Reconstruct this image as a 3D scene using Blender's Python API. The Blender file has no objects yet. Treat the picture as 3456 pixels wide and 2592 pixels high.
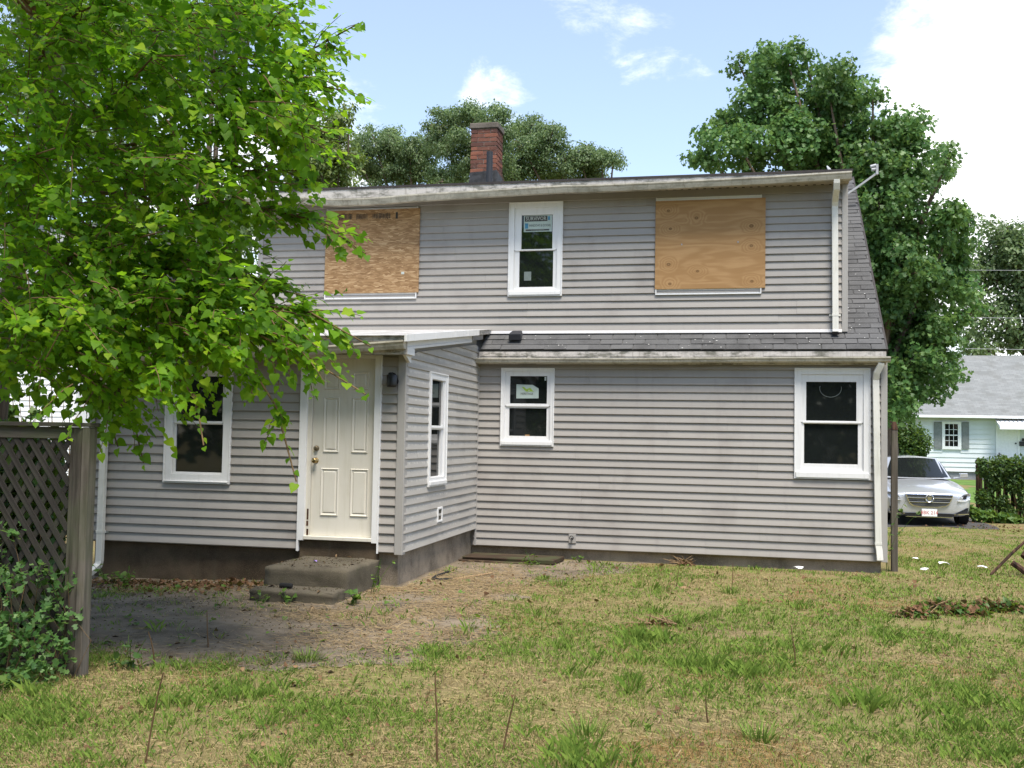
import bpy, math, random
import numpy as np
from mathutils import Vector, Matrix
random.seed(7); rng = np.random.default_rng(7)
R = math.radians
scene = bpy.context.scene
col = scene.collection

# ------------------------------------------------------------------ camera
EYE = Vector((0.0, 0.0, 1.67))
FPX = 3480.0                       # focal length in photo pixels (3456 wide)
YAW, PITCH, ROLL = -0.22088, 0.050036, 0.017567
def cam_axes():
    cy, sy, cp, sp = math.cos(YAW), math.sin(YAW), math.cos(PITCH), math.sin(PITCH)
    f = Vector((sy*cp, cy*cp, sp)); r = Vector((cy, -sy, 0)); u = r.cross(f)
    r2 = r*math.cos(ROLL)+u*math.sin(ROLL); u2 = u*math.cos(ROLL)-r*math.sin(ROLL)
    return r2, u2, f
CR, CU, CF = cam_axes()
cam = bpy.data.cameras.new('camera'); camo = bpy.data.objects.new('camera', cam); col.objects.link(camo)
camo.matrix_world = Matrix(((CR.x, CU.x, -CF.x, EYE.x), (CR.y, CU.y, -CF.y, EYE.y), (CR.z, CU.z, -CF.z, EYE.z), (0, 0, 0, 1)))
cam.sensor_width = 36.0; cam.lens = FPX/3456*36; cam.clip_start = 0.05; cam.clip_end = 3000
scene.camera = camo

# ------------------------------------------------------------------ sky, sun, exposure
SUN_DIR = Vector((0.22, -0.36, 0.91)).normalized()      # towards the sun
SUN_EL = math.asin(SUN_DIR.z); SUN_AZ = math.atan2(SUN_DIR.x, SUN_DIR.y)
SKY_STRENGTH = 0.115
SUN_STRENGTH = 3.0
EXPOSURE = 1.2
def view_dir(xd, yd):              # photo position (2212 wide) -> direction
    x = (xd*1.5624-1728)/FPX; y = (yd*1.5624-1296)/FPX
    return (CF + CR*x - CU*y).normalized()
def at(xd, yd, Y):                 # ... -> point in the place at depth Y
    d = view_dir(xd, yd); return EYE + d*(Y/d.y)
world = bpy.data.worlds.new('World'); scene.world = world; world.use_nodes = True
nt = world.node_tree; nt.nodes.clear()
def wn(t, **kw):
    n = nt.nodes.new(t)
    for k, v in kw.items(): setattr(n, k, v)
    return n
def wmath(op, a, b=None, c=None, clamp=False):
    n = wn('ShaderNodeMath', operation=op, use_clamp=clamp)
    for i, v in enumerate((a, b, c)):
        if v is None: continue
        if isinstance(v, (int, float)): n.inputs[i].default_value = v
        else: nt.links.new(v, n.inputs[i])
    return n.outputs[0]
sky = wn('ShaderNodeTexSky', sky_type='NISHITA', sun_disc=False, sun_elevation=SUN_EL, sun_rotation=SUN_AZ)
sky.air_density = 1.0; sky.dust_density = 0.6; sky.ozone_density = 1.3
tc = wn('ShaderNodeTexCoord'); sep = wn('ShaderNodeSeparateXYZ'); nt.links.new(tc.outputs['Generated'], sep.inputs[0])
zz = wmath('ADD', wmath('MAXIMUM', sep.outputs[2], 0.0), 0.22)
cmb = wn('ShaderNodeCombineXYZ')
nt.links.new(wmath('DIVIDE', sep.outputs[0], zz), cmb.inputs[0]); nt.links.new(wmath('DIVIDE', sep.outputs[1], zz), cmb.inputs[1])
no = wn('ShaderNodeTexNoise'); no.inputs['Scale'].default_value = 8.0; no.inputs['Detail'].default_value = 10; no.inputs['Roughness'].default_value = 0.68; no.inputs['Distortion'].default_value = 0.35
nt.links.new(cmb.outputs[0], no.inputs['Vector'])
dens = wmath('MULTIPLY', wmath('SUBTRACT', no.outputs[0], 0.5), 5.2)
CLOUDS = [((2470, 330), 16.5, 4.6), ((1258, -8), 3.0, 1.1), ((1380, 88), 3.2, 0.95), ((1065, 222), 3.0, 1.5), ((560, 480), 11, 2.4), ((2230, 20), 7, 1.6), ((1500, 190), 2.5, 0.7)]
base = None
for (p, rad, st) in CLOUDS:
    d = view_dir(*p); vm = wn('ShaderNodeVectorMath', operation='DOT_PRODUCT'); nt.links.new(tc.outputs['Generated'], vm.inputs[0]); vm.inputs[1].default_value = d
    mr = wn('ShaderNodeMapRange', interpolation_type='SMOOTHSTEP'); nt.links.new(vm.outputs['Value'], mr.inputs[0])
    mr.inputs[1].default_value = math.cos(R(rad)); mr.inputs[2].default_value = 1.0; mr.inputs[3].default_value = 0; mr.inputs[4].default_value = st
    base = mr.outputs[0] if base is None else wmath('MAXIMUM', base, mr.outputs[0])
dens = wmath('ADD', dens, base)
mk = wn('ShaderNodeMapRange', interpolation_type='SMOOTHSTEP'); nt.links.new(dens, mk.inputs[0]); mk.inputs[1].default_value = 0.8; mk.inputs[2].default_value = 3.0; mk.inputs[3].default_value = 0.14; mk.inputs[4].default_value = 1.0
mixc = wn('ShaderNodeMix', data_type='RGBA'); nt.links.new(mk.outputs[0], mixc.inputs[0]); nt.links.new(sky.outputs[0], mixc.inputs[6]); mixc.inputs[7].default_value = (6.2, 6.3, 6.4, 1)
bg = wn('ShaderNodeBackground'); bg.inputs[1].default_value = SKY_STRENGTH; nt.links.new(mixc.outputs[2], bg.inputs[0])
ow = wn('ShaderNodeOutputWorld'); nt.links.new(bg.outputs[0], ow.inputs[0])
sl = bpy.data.lights.new('sun', 'SUN'); so = bpy.data.objects.new('sun', sl); col.objects.link(so)
sl.energy = SUN_STRENGTH; sl.angle = R(24); sl.color = (1.0, 0.93, 0.82)
so.rotation_euler = SUN_DIR.to_track_quat('Z', 'Y').to_euler(); so.location = (-8, -8, 20)
vs = scene.view_settings
vs.view_transform = 'Standard'; vs.look = 'None'; vs.exposure = EXPOSURE; vs.gamma = 1.0; vs.use_curve_mapping = False
scene.render.engine = 'CYCLES'
scene.cycles.max_bounces = 8; scene.cycles.diffuse_bounces = 5; scene.cycles.transparent_max_bounces = 6

# ------------------------------------------------------------------ material helper
class NT:
    def __init__(s, name):
        s.m = bpy.data.materials.new(name); s.m.use_nodes = True; s.t = s.m.node_tree; s.t.nodes.clear()
        s.out = s.n('ShaderNodeOutputMaterial'); s.p = s.n('ShaderNodeBsdfPrincipled'); s.l(s.p.outputs[0], s.out.inputs[0])
        s.tc = s.n('ShaderNodeTexCoord')
    def n(s, t, **kw):
        n = s.t.nodes.new(t)
        for k, v in kw.items(): setattr(n, k, v)
        return n
    def l(s, a, b): s.t.links.new(a, b)
    def set(s, sock, v):
        if isinstance(v, (int, float)): sock.default_value = v
        elif isinstance(v, tuple): sock.default_value = v if len(v) == 4 else (v+(1,) if sock.type == 'RGBA' else v)
        else: s.l(v, sock)
    def vec(s, scale=(1, 1, 1), space='Object', rot=(0, 0, 0), warp=0, loc=(0, 0, 0)):
        mp = s.n('ShaderNodeMapping'); 
        src = s.tc.outputs[space] if space != 'World' else s.n('ShaderNodeNewGeometry').outputs['Position']
        s.l(src, mp.inputs[0]); mp.inputs['Scale'].default_value = scale; mp.inputs['Rotation'].default_value = rot; mp.inputs['Location'].default_value = loc
        return mp.outputs[0]
    def noise(s, scale=5, detail=4, rough=0.55, v=None, dist=0):
        n = s.n('ShaderNodeTexNoise'); n.inputs['Scale'].default_value = scale; n.inputs['Detail'].default_value = detail
        n.inputs['Roughness'].default_value = rough; n.inputs['Distortion'].default_value = dist
        s.l(v if v is not None else s.tc.outputs['Object'], n.inputs['Vector']); return n.outputs[0]
    def math(s, op, a, b=0.0, c=None, clamp=False):
        n = s.n('ShaderNodeMath', operation=op, use_clamp=clamp); s.set(n.inputs[0], a); s.set(n.inputs[1], b)
        if c is not None: s.set(n.inputs[2], c)
        return n.outputs[0]
    def ramp(s, f, lo, hi, a=0.0, b=1.0):
        n = s.n('ShaderNodeMapRange', interpolation_type='SMOOTHSTEP'); s.set(n.inputs[0], f)
        for i, v in ((1, lo), (2, hi), (3, a), (4, b)): n.inputs[i].default_value = v
        return n.outputs[0]
    def mix(s, f, a, b, mode='MIX'):
        n = s.n('ShaderNodeMix', data_type='RGBA', blend_type=mode); s.set(n.inputs[0], f); s.set(n.inputs[6], a); s.set(n.inputs[7], b); return n.outputs[2]
    def cramp(s, f, stops):
        n = s.n('ShaderNodeValToRGB'); s.l(f, n.inputs[0]); e = n.color_ramp.elements
        while len(e) < len(stops): e.new(0.5)
        for i, (p, c) in enumerate(stops): e[i].position = p; e[i].color = c+(1,)
        return n.outputs[0]
    def bump(s, h, strength=0.3, dist=0.01):
        b = s.n('ShaderNodeBump'); b.inputs['Strength'].default_value = strength; b.inputs['Distance'].default_value = dist
        s.l(h, b.inputs['Height']); s.l(b.outputs[0], s.p.inputs['Normal'])
    def rand(s):
        return s.n('ShaderNodeObjectInfo').outputs['Random']
    def island(s):
        return s.n('ShaderNodeNewGeometry').outputs['Random Per Island']
    def fin(s, color, rough=0.7, spec=0.35, metal=0.0):
        s.set(s.p.inputs['Base Color'], color); s.set(s.p.inputs['Roughness'], rough); s.set(s.p.inputs['Specular IOR Level'], spec); s.set(s.p.inputs['Metallic'], metal)
        return s.m
MATS = {}
def simple(name, c, rough=0.6, spec=0.35, metal=0.0, var=0.12, scale=12, bump=0.0, bscale=60):
    t = NT(name); n = t.noise(scale, 5)
    f = t.ramp(n, 0.3, 0.7)
    colr = t.mix(f, tuple(x*(1-var) for x in c), tuple(min(1, x*(1+var)) for x in c))
    if bump: t.bump(t.noise(bscale, 3), bump, 0.004)
    MATS[name] = t.fin(colr, rough, spec, metal); return MATS[name]

# siding: grey vinyl, a little different from panel to panel, with dirt
def siding_mat(name, base, chalk=False, dirt=0.6):
    t = NT(name)
    wv = t.vec((1, 1, 1), 'World')
    r = t.rand()
    c = t.mix(r, tuple(x*0.955 for x in base), tuple(x*1.04 for x in base))
    d1 = t.ramp(t.noise(1.3, 6, 0.6, wv), 0.48, 0.78)
    d2 = t.ramp(t.noise(1.0, 5, 0.65, t.vec((7, 7, 1.2), 'World')), 0.5, 0.85)
    c = t.mix(t.math('MULTIPLY', d1, dirt), c, (0.20, 0.18, 0.165))
    c = t.mix(t.math('MULTIPLY', d2, dirt*0.8), c, (0.22, 0.20, 0.19))
    sp = t.n('ShaderNodeSeparateXYZ'); t.l(t.tc.outputs['Object'], sp.inputs[0])
    # grime that gathers above the lip of each course
    g = t.ramp(t.math('ADD', sp.outputs[2], t.math('MULTIPLY', t.noise(9, 4, 0.6, wv), 0.05)), 0.075, 0.035)
    c = t.mix(t.math('MULTIPLY', g, 0.16), c, (0.24, 0.20, 0.19))
    if chalk:
        e = t.math('ADD', t.math('MULTIPLY', t.noise(17, 5, 0.75, t.vec((1, 1, 0.5), 'World')), 0.11), 0.002)
        k = t.ramp(t.math('SUBTRACT', sp.outputs[2], e), -0.004, 0.006)
        big = t.ramp(t.noise(0.9, 3, 0.5, wv), 0.40, 0.50)
        c = t.mix(t.math('MULTIPLY', t.math('MULTIPLY', k, big), 0.55), c, (0.58, 0.55, 0.51))
    t.bump(t.noise(3.0, 4, 0.6, t.vec((1, 8, 40), 'World')), 0.12, 0.002)
    MATS[name] = t.fin(c, 0.55, 0.3); return MATS[name]
siding_mat('siding', (0.322, 0.304, 0.282)); siding_mat('siding_chalk', (0.362, 0.350, 0.325), True, 0.25)
def trim_mat(name, base, streak=0.25, stain=(0.25, 0.24, 0.2), mould=0.0):
    t = NT(name); c = base
    n1 = t.ramp(t.noise(2.2, 6, 0.6, t.vec((1, 1, 1), 'World')), 0.5, 0.8)
    n2 = t.ramp(t.noise(1.0, 6, 0.7, t.vec((26, 26, 2.5), 'World')), 0.48, 0.72)
    c = t.mix(t.math('MULTIPLY', n1, streak), c, stain); c = t.mix(t.math('MULTIPLY', n2, streak*0.9), c, stain)
    if mould:
        n3 = t.ramp(t.noise(3.4, 7, 0.72, t.vec((1, 1, 2.5), 'World')), 0.46, 0.62)
        c = t.mix(t.math('MULTIPLY', n3, mould), c, (0.055, 0.058, 0.035))
    MATS[name] = t.fin(c, 0.45, 0.35); return MATS[name]
trim_mat('white_trim', (0.70, 0.70, 0.70), 0.16); trim_mat('gutter_white', (0.47, 0.44, 0.37), 0.6, (0.19, 0.165, 0.11), 0.35)
trim_mat('downspout_white', (0.66, 0.65, 0.60), 0.3, (0.30, 0.30, 0.22)); trim_mat('fascia_stained', (0.52, 0.49, 0.46), 0.6, (0.20, 0.17, 0.14), 0.72)
trim_mat('corner_trim', (0.335, 0.322, 0.305), 0.22, (0.2, 0.18, 0.17)); trim_mat('door_paint', (0.63, 0.60, 0.53), 0.22, (0.38, 0.35, 0.24)); trim_mat('roll_roofing', (0.50, 0.49, 0.49), 0.45, (0.2, 0.19, 0.19), 0.45)
trim_mat('flash_white', (0.82, 0.80, 0.80), 0.1); trim_mat('fleck_grey', (0.46, 0.46, 0.45), 0.5)
simple('soffit', (0.34, 0.30, 0.24), 0.7, var=0.25, scale=4); simple('dark_hole', (0.012, 0.011, 0.010), 0.9, 0.1)
simple('drip_dark', (0.035, 0.03, 0.03), 0.7); simple('black_metal', (0.014, 0.014, 0.016), 0.45, 0.5); simple('brass', (0.42, 0.31, 0.15), 0.28, 0.5, 1.0); simple('dull_brass', (0.22, 0.18, 0.12), 0.45, 0.5, 0.9)
simple('vent_black', (0.022, 0.023, 0.028), 0.55, 0.4); simple('galvanised', (0.30, 0.31, 0.32), 0.45, 0.5, 0.6); simple('rot', (0.075, 0.038, 0.024), 0.9, 0.1, var=0.5, scale=30)
simple('tar', (0.03, 0.031, 0.034), 0.6, 0.3, var=0.5, scale=14, bump=0.5, bscale=25); simple('mortar', (0.34, 0.29, 0.25), 0.9, 0.1, var=0.3, scale=25, bump=0.6, bscale=60)
simple('dish_grey', (0.36, 0.37, 0.38), 0.5, 0.4); simple('paper_white', (0.80, 0.80, 0.82), 0.8, 0.2, var=0.06); simple('purple_wrap', (0.30, 0.20, 0.62), 0.4)

def glass_mat(name, c=(0.010, 0.012, 0.012)):
    t = NT(name)
    sm = t.ramp(t.noise(2.6, 6, 0.65, t.vec((1, 1, 1), 'World')), 0.52, 0.8)
    colr = t.mix(t.math('MULTIPLY', sm, 0.22), c, (0.05, 0.055, 0.055))
    t.p.inputs['IOR'].default_value = 1.5
    MATS[name] = t.fin(colr, t.math('ADD', t.math('MULTIPLY', sm, 0.10), 0.03), 0.5); return MATS[name]
glass_mat('glass')
# concrete
def concrete_mat(name, base, moss=0.4, dark=0.5, agg=True):
    t = NT(name); w = t.vec((1, 1, 1), 'World')
    n1 = t.noise(1.6, 7, 0.62, w); n2 = t.noise(9, 6, 0.7, w); n3 = t.noise(120, 2, 0.5, w)
    c = t.mix(t.ramp(n1, 0.38, 0.68), base, tuple(x*(1-dark) for x in base))
    c = t.mix(t.math('MULTIPLY', t.ramp(n2, 0.52, 0.7), moss), c, (0.060, 0.062, 0.030))
    c = t.mix(t.math('MULTIPLY', t.ramp(n3, 0.45, 0.7), 0.35), c, tuple(min(1, x*1.7) for x in base))
    st = t.ramp(t.noise(1, 6, 0.7, t.vec((9, 9, 0.8), 'World')), 0.5, 0.72)
    c = t.mix(t.math('MULTIPLY', st, 0.35), c, (0.10, 0.085, 0.065))
    t.bump(t.math('ADD', n3, t.math('MULTIPLY', n2, 2.0)), 0.5, 0.006)
    MATS[name] = t.fin(c, 0.92, 0.15); return MATS[name]
concrete_mat('foundation', (0.30, 0.250, 0.195), 0.3, 0.62); concrete_mat('step_concrete', (0.112, 0.096, 0.070), 0.6, 0.5); concrete_mat('cap_concrete', (0.15, 0.13, 0.11), 0.3, 0.5)
concrete_mat('patio_concrete', (0.195, 0.158, 0.115), 0.5, 0.6); concrete_mat('damp_shaded_foundation', (0.105, 0.078, 0.052), 0.45, 0.6)
# shingles
t = NT('shingle'); w = t.vec((1, 1, 1), 'World')
c = t.mix(t.rand(), (0.058, 0.058, 0.059), (0.096, 0.096, 0.097)); c = t.mix(t.ramp(t.noise(160, 2, 0.5, w), 0.42, 0.66), c, (0.12, 0.12, 0.121))
c = t.mix(t.math('MULTIPLY', t.ramp(t.noise(2.2, 5, 0.6, w), 0.46, 0.7), 0.45), c, (0.032, 0.032, 0.032)); t.bump(t.noise(200, 2, 0.5, w), 0.5, 0.003)
MATS['shingle'] = t.fin(c, 0.9, 0.2)
# brick
t = NT('brick'); w = t.vec((1, 1, 1), 'World')
c = t.mix(t.rand(), (0.105, 0.055, 0.045), (0.245, 0.100, 0.066)); c = t.mix(t.math('MULTIPLY', t.ramp(t.noise(7, 5, 0.6, w), 0.48, 0.7), 0.6), c, (0.10, 0.05, 0.045))
c = t.mix(t.math('MULTIPLY', t.ramp(t.noise(20, 5, 0.6, w), 0.6, 0.72), 0.5), c, (0.42, 0.36, 0.32)); t.bump(t.noise(60, 4, 0.6, w), 0.7, 0.006)
MATS['brick'] = t.fin(c, 0.92, 0.12)
# oriented strand board: chips
t = NT('strand_board')
wp = t.n('ShaderNodeTexNoise'); wp.inputs['Scale'].default_value = 3; t.l(t.tc.outputs['Object'], wp.inputs['Vector'])
cc = None
for i, (rot, sc) in enumerate((((0, 0.6, 0), (13, 1, 62)), ((0, -0.8, 0), (15, 1, 66)), ((0, 1.35, 0), (12, 1, 58)), ((0, -0.25, 0), (12, 1, 64)))):
    vo = t.n('ShaderNodeTexVoronoi'); mp = t.n('ShaderNodeMapping'); ad = t.n('ShaderNodeVectorMath', operation='MULTIPLY_ADD')
    t.l(wp.outputs['Color'], ad.inputs[0]); ad.inputs[1].default_value = (0.10, 0, 0.10); t.l(t.tc.outputs['Object'], ad.inputs[2])
    t.l(ad.outputs[0], mp.inputs[0]); mp.inputs['Rotation'].default_value = rot; mp.inputs['Scale'].default_value = sc; mp.inputs['Location'].default_value = (i*3.3, 0, i*1.7)
    vo.inputs['Scale'].default_value = 1.0; t.l(mp.outputs[0], vo.inputs['Vector'])
    sx = t.n('ShaderNodeSeparateColor'); t.l(vo.outputs['Color'], sx.inputs[0])
    ci = t.cramp(sx.outputs[0], [(0.0, (0.22, 0.125, 0.060)), (0.35, (0.28, 0.170, 0.083)), (0.7, (0.345, 0.215, 0.110)), (1.0, (0.48, 0.33, 0.185))])
    cc = ci if cc is None else t.mix(t.ramp(sx.outputs[1], 0.55, 0.6), cc, ci)
dk = t.ramp(t.noise(2.2, 4, 0.6), 0.56, 0.74); cc = t.mix(t.math('MULTIPLY', dk, 0.4), cc, (0.16, 0.09, 0.045))
t.bump(cc, 0.4, 0.003); MATS['strand_board'] = t.fin(cc, 0.8, 0.2)
# plywood with knots
t = NT('plywood')
KN = [(-0.56, 0.47), (-0.18, 0.36), (-0.53, 0.22), (0.55, 0.23), (0.55, -0.04), (-0.55, -0.27), (-0.16, -0.37), (-0.53, -0.54), (0.56, -0.52)]
sp = t.n('ShaderNodeSeparateXYZ'); t.l(t.tc.outputs['Object'], sp.inputs[0])
g0 = t.noise(1.0, 5, 0.6, t.vec((1.6, 1, 16))); field = t.math('MULTIPLY', t.noise(1.0, 2, 0.5, t.vec((0.7, 1, 4.2))), 16.0)
knot = None
for (kx, kz) in KN:
    dx = t.math('SUBTRACT', sp.outputs[0], kx); dz = t.math('MULTIPLY', t.math('SUBTRACT', sp.outputs[2], kz), 1.25)
    d = t.math('SQRT', t.math('ADD', t.math('MULTIPLY', dx, dx), t.math('MULTIPLY', dz, dz)))
    field = t.math('ADD', field, t.ramp(d, 0.0, 0.17, 7.0, 0.0))
    rr = 0.012+0.012*((kx*7+kz*13) % 1)
    ring = t.math('SUBTRACT', t.ramp(d, rr+0.014, rr), t.math('MULTIPLY', t.ramp(d, rr, rr*0.4), 0.5))
    knot = ring if knot is None else t.math('MAXIMUM', knot, ring)
gr = t.math('ADD', t.math('MULTIPLY', t.math('SINE', t.math('MULTIPLY', field, 3.0)), 0.15), g0)
c = t.mix(t.ramp(gr, 0.3, 0.8), (0.32, 0.185, 0.080), (0.40, 0.245, 0.115)); c = t.mix(t.math('MULTIPLY', t.ramp(t.noise(2, 4), 0.5, 0.75), 0.35), c, (0.30, 0.17, 0.07))
c = t.mix(t.math('MULTIPLY', knot, 0.8), c, (0.10, 0.05, 0.022)); MATS['plywood'] = t.fin(c, 0.75, 0.2)
# weathered wood
def wood_mat(name, a, b, axis=2, green=0.0):
    t = NT(name); s = [22, 22, 22]; s[axis] = 1.6
    c = t.mix(t.ramp(t.noise(1.0, 6, 0.65, t.vec(tuple(s))), 0.3, 0.7), a, b)
    c = t.mix(t.math('MULTIPLY', t.rand(), 0.25), c, tuple(x*0.6 for x in a))
    if green: c = t.mix(t.math('MULTIPLY', t.ramp(t.noise(3, 5, 0.6), 0.45, 0.65), green), c, (0.06, 0.085, 0.035))
    t.bump(t.noise(1.0, 5, 0.6, t.vec(tuple(x*2 for x in s))), 0.35, 0.004); MATS[name] = t.fin(c, 0.88, 0.15)
wood_mat('grey_wood', (0.075, 0.064, 0.052), (0.165, 0.145, 0.120), 2, 0.3); wood_mat('slat_wood', (0.024, 0.021, 0.018), (0.062, 0.055, 0.049), 0, 0.2)
wood_mat('rail_wood', (0.045, 0.038, 0.032), (0.10, 0.088, 0.074), 0, 0.35); wood_mat('dark_post', (0.045, 0.038, 0.031), (0.115, 0.10, 0.082), 2, 0.3); wood_mat('rotten_wood', (0.035, 0.024, 0.017), (0.085, 0.058, 0.038), 0, 0.45); wood_mat('charred_wood', (0.018, 0.013, 0.011), (0.11, 0.06, 0.04), 2)
wood_mat('bark', (0.075, 0.055, 0.040), (0.20, 0.155, 0.115), 2); wood_mat('twig', (0.10, 0.065, 0.035), (0.20, 0.13, 0.065), 2); wood_mat('dry_stalk', (0.20, 0.13, 0.075), (0.34, 0.24, 0.13), 2); wood_mat('dark_stalk', (0.085, 0.050, 0.026), (0.16, 0.10, 0.05), 2)
# leaves
def leaf_mat(name, a, b, c3=None, trans=0.35, rough=0.5, spec=0.4, glow=(0.30, 0.42, 0.03)):
    t = NT(name)
    r = t.math('FRACT', t.math('ADD', t.island(), t.rand()))
    stops = [(0.0, a), (0.75, b), (1.0, c3 or b)]
    c = t.cramp(r, stops)
    cl = t.ramp(t.noise(0.55, 3, 0.6, t.vec((1, 1, 1), 'World')), 0.3, 0.7, 0.72, 1.2)
    hs = t.n('ShaderNodeHueSaturation'); t.l(c, hs.inputs['Color']); t.l(cl, hs.inputs['Value'])
    t.fin(hs.outputs[0], rough, spec)
    tr = t.n('ShaderNodeBsdfTranslucent'); tcl = t.mix(0.55, hs.outputs[0], glow); t.l(tcl, tr.inputs[0])
    mx = t.n('ShaderNodeMixShader'); mx.inputs[0].default_value = trans; t.l(t.p.outputs[0], mx.inputs[1]); t.l(tr.outputs[0], mx.inputs[2]); t.l(mx.outputs[0], t.out.inputs[0])
    MATS[name] = t.m
leaf_mat('mulberry_leaf', (0.042, 0.130, 0.008), (0.150, 0.320, 0.012), (0.340, 0.490, 0.022), 0.58, 0.55, 0.22, (0.32, 0.58, 0.02))
leaf_mat('maple_leaf', (0.046, 0.122, 0.028), (0.094, 0.205, 0.048), (0.170, 0.280, 0.090), 0.42, 0.5, 0.4, (0.26, 0.40, 0.10))
leaf_mat('oak_leaf', (0.080, 0.140, 0.056), (0.150, 0.225, 0.092), (0.25, 0.31, 0.17), 0.42, 0.5, 0.4, (0.28, 0.40, 0.11))
leaf_mat('yellow_oak_leaf', (0.070, 0.125, 0.028), (0.150, 0.215, 0.055), (0.22, 0.25, 0.09), 0.3, 0.5)
leaf_mat('shrub_leaf', (0.030, 0.075, 0.018), (0.070, 0.145, 0.030), (0.12, 0.19, 0.045), 0.3)
leaf_mat('vine_leaf', (0.045, 0.105, 0.022), (0.105, 0.190, 0.035), (0.17, 0.26, 0.05), 0.35)
leaf_mat('weed_leaf', (0.055, 0.13, 0.022), (0.12, 0.23, 0.03), (0.16, 0.28, 0.035), 0.35)
leaf_mat('dead_leaf', (0.095, 0.050, 0.028), (0.17, 0.092, 0.050), (0.28, 0.18, 0.10), 0.1, 0.8, 0.15)
def attr_mat(name, rough=0.75, trans=0.25):
    t = NT(name); a = t.n('ShaderNodeAttribute', attribute_name='tint')
    t.fin(a.outputs['Color'], rough, 0.2)
    tr = t.n('ShaderNodeBsdfTranslucent'); t.l(a.outputs['Color'], tr.inputs[0]); mx = t.n('ShaderNodeMixShader'); mx.inputs[0].default_value = trans
    t.l(t.p.outputs[0], mx.inputs[1]); t.l(tr.outputs[0], mx.inputs[2]); t.l(mx.outputs[0], t.out.inputs[0]); MATS[name] = t.m
attr_mat('grass')
# ground
t = NT('soil'); w = t.vec((1, 1, 1), 'World')
c = t.cramp(t.noise(0.9, 7, 0.65, w), [(0.28, (0.105, 0.078, 0.046)), (0.44, (0.185, 0.150, 0.070)), (0.58, (0.175, 0.170, 0.058)), (0.75, (0.22, 0.170, 0.085))])
c = t.mix(t.ramp(t.noise(26, 6, 0.7, w), 0.42, 0.66), c, (0.24, 0.190, 0.095)); c = t.mix(t.math('MULTIPLY', t.ramp(t.noise(70, 4, 0.6, w), 0.5, 0.7), 0.5), c, (0.05, 0.04, 0.03))
t.bump(t.noise(40, 6, 0.7, w), 0.8, 0.02); MATS['soil'] = t.fin(c, 0.95, 0.1)
t = NT('asphalt'); w = t.vec((1, 1, 1), 'World'); c = t.mix(t.ramp(t.noise(90, 4, 0.6, w), 0.4, 0.7), (0.050, 0.048, 0.046), (0.10, 0.096, 0.092)); t.bump(t.noise(120, 3, 0.6, w), 0.5, 0.004); MATS['asphalt'] = t.fin(c, 0.9, 0.2)
# car and neighbours
t = NT('car_paint'); t.fin((0.56, 0.58, 0.615), 0.28, 0.5, 0.5); t.p.inputs['Coat Weight'].default_value = 0.8; t.p.inputs['Coat Roughness'].default_value = 0.04; MATS['car_paint'] = t.m
simple('chrome', (0.75, 0.75, 0.76), 0.12, 0.5, 1.0, 0.02); simple('rubber', (0.02, 0.02, 0.02), 0.85, 0.2); simple('plastic_black', (0.012, 0.012, 0.013), 0.5, 0.3); simple('red_print', (0.45, 0.05, 0.04), 0.6)
simple('lamp_glass', (0.50, 0.52, 0.55), 0.08, 0.6, 0.3); simple('nb_siding', (0.66, 0.70, 0.72), 0.6, 0.3, var=0.06, scale=2); simple('nb_white', (0.80, 0.81, 0.82), 0.5, 0.3, var=0.04); simple('shutter_grey', (0.20, 0.215, 0.215), 0.7)
simple('far_lawn', (0.10, 0.17, 0.04), 0.95, 0.1, var=0.3, scale=3); simple('nb_foundation', (0.26, 0.28, 0.30), 0.9, 0.1); simple('iron', (0.04, 0.042, 0.045), 0.6)
t = NT('nb_roof'); br = t.n('ShaderNodeTexBrick'); br.inputs['Scale'].default_value = 1.0; br.offset = 0.5
mp = t.vec((1, 1, 1)); t.l(mp, br.inputs['Vector']); br.inputs['Brick Width'].default_value = 0.30; br.inputs['Row Height'].default_value = 0.13; br.inputs['Mortar Size'].default_value = 0.006
br.inputs['Color1'].default_value = (0.17, 0.18, 0.18, 1); br.inputs['Color2'].default_value = (0.22, 0.23, 0.23, 1); br.inputs['Mortar'].default_value = (0.15, 0.15, 0.15, 1)
c = t.mix(t.math('MULTIPLY', t.ramp(t.noise(1.4, 5), 0.45, 0.7), 0.4), br.outputs[0], (0.12, 0.12, 0.11)); MATS['nb_roof'] = t.fin(c, 0.9, 0.2)
simple('green_print', (0.28, 0.42, 0.06), 0.6); simple('ink', (0.035, 0.035, 0.035), 0.7, var=0.3, scale=40); simple('sticker_paper', (0.42, 0.50, 0.46), 0.5, var=0.06); simple('sticker_dark', (0.055, 0.052, 0.05), 0.5); simple('sticker_blue', (0.06, 0.22, 0.36), 0.5); simple('sticker_grey', (0.16, 0.19, 0.18), 0.5); simple('sticker_text', (0.50, 0.54, 0.50), 0.5)

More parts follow.
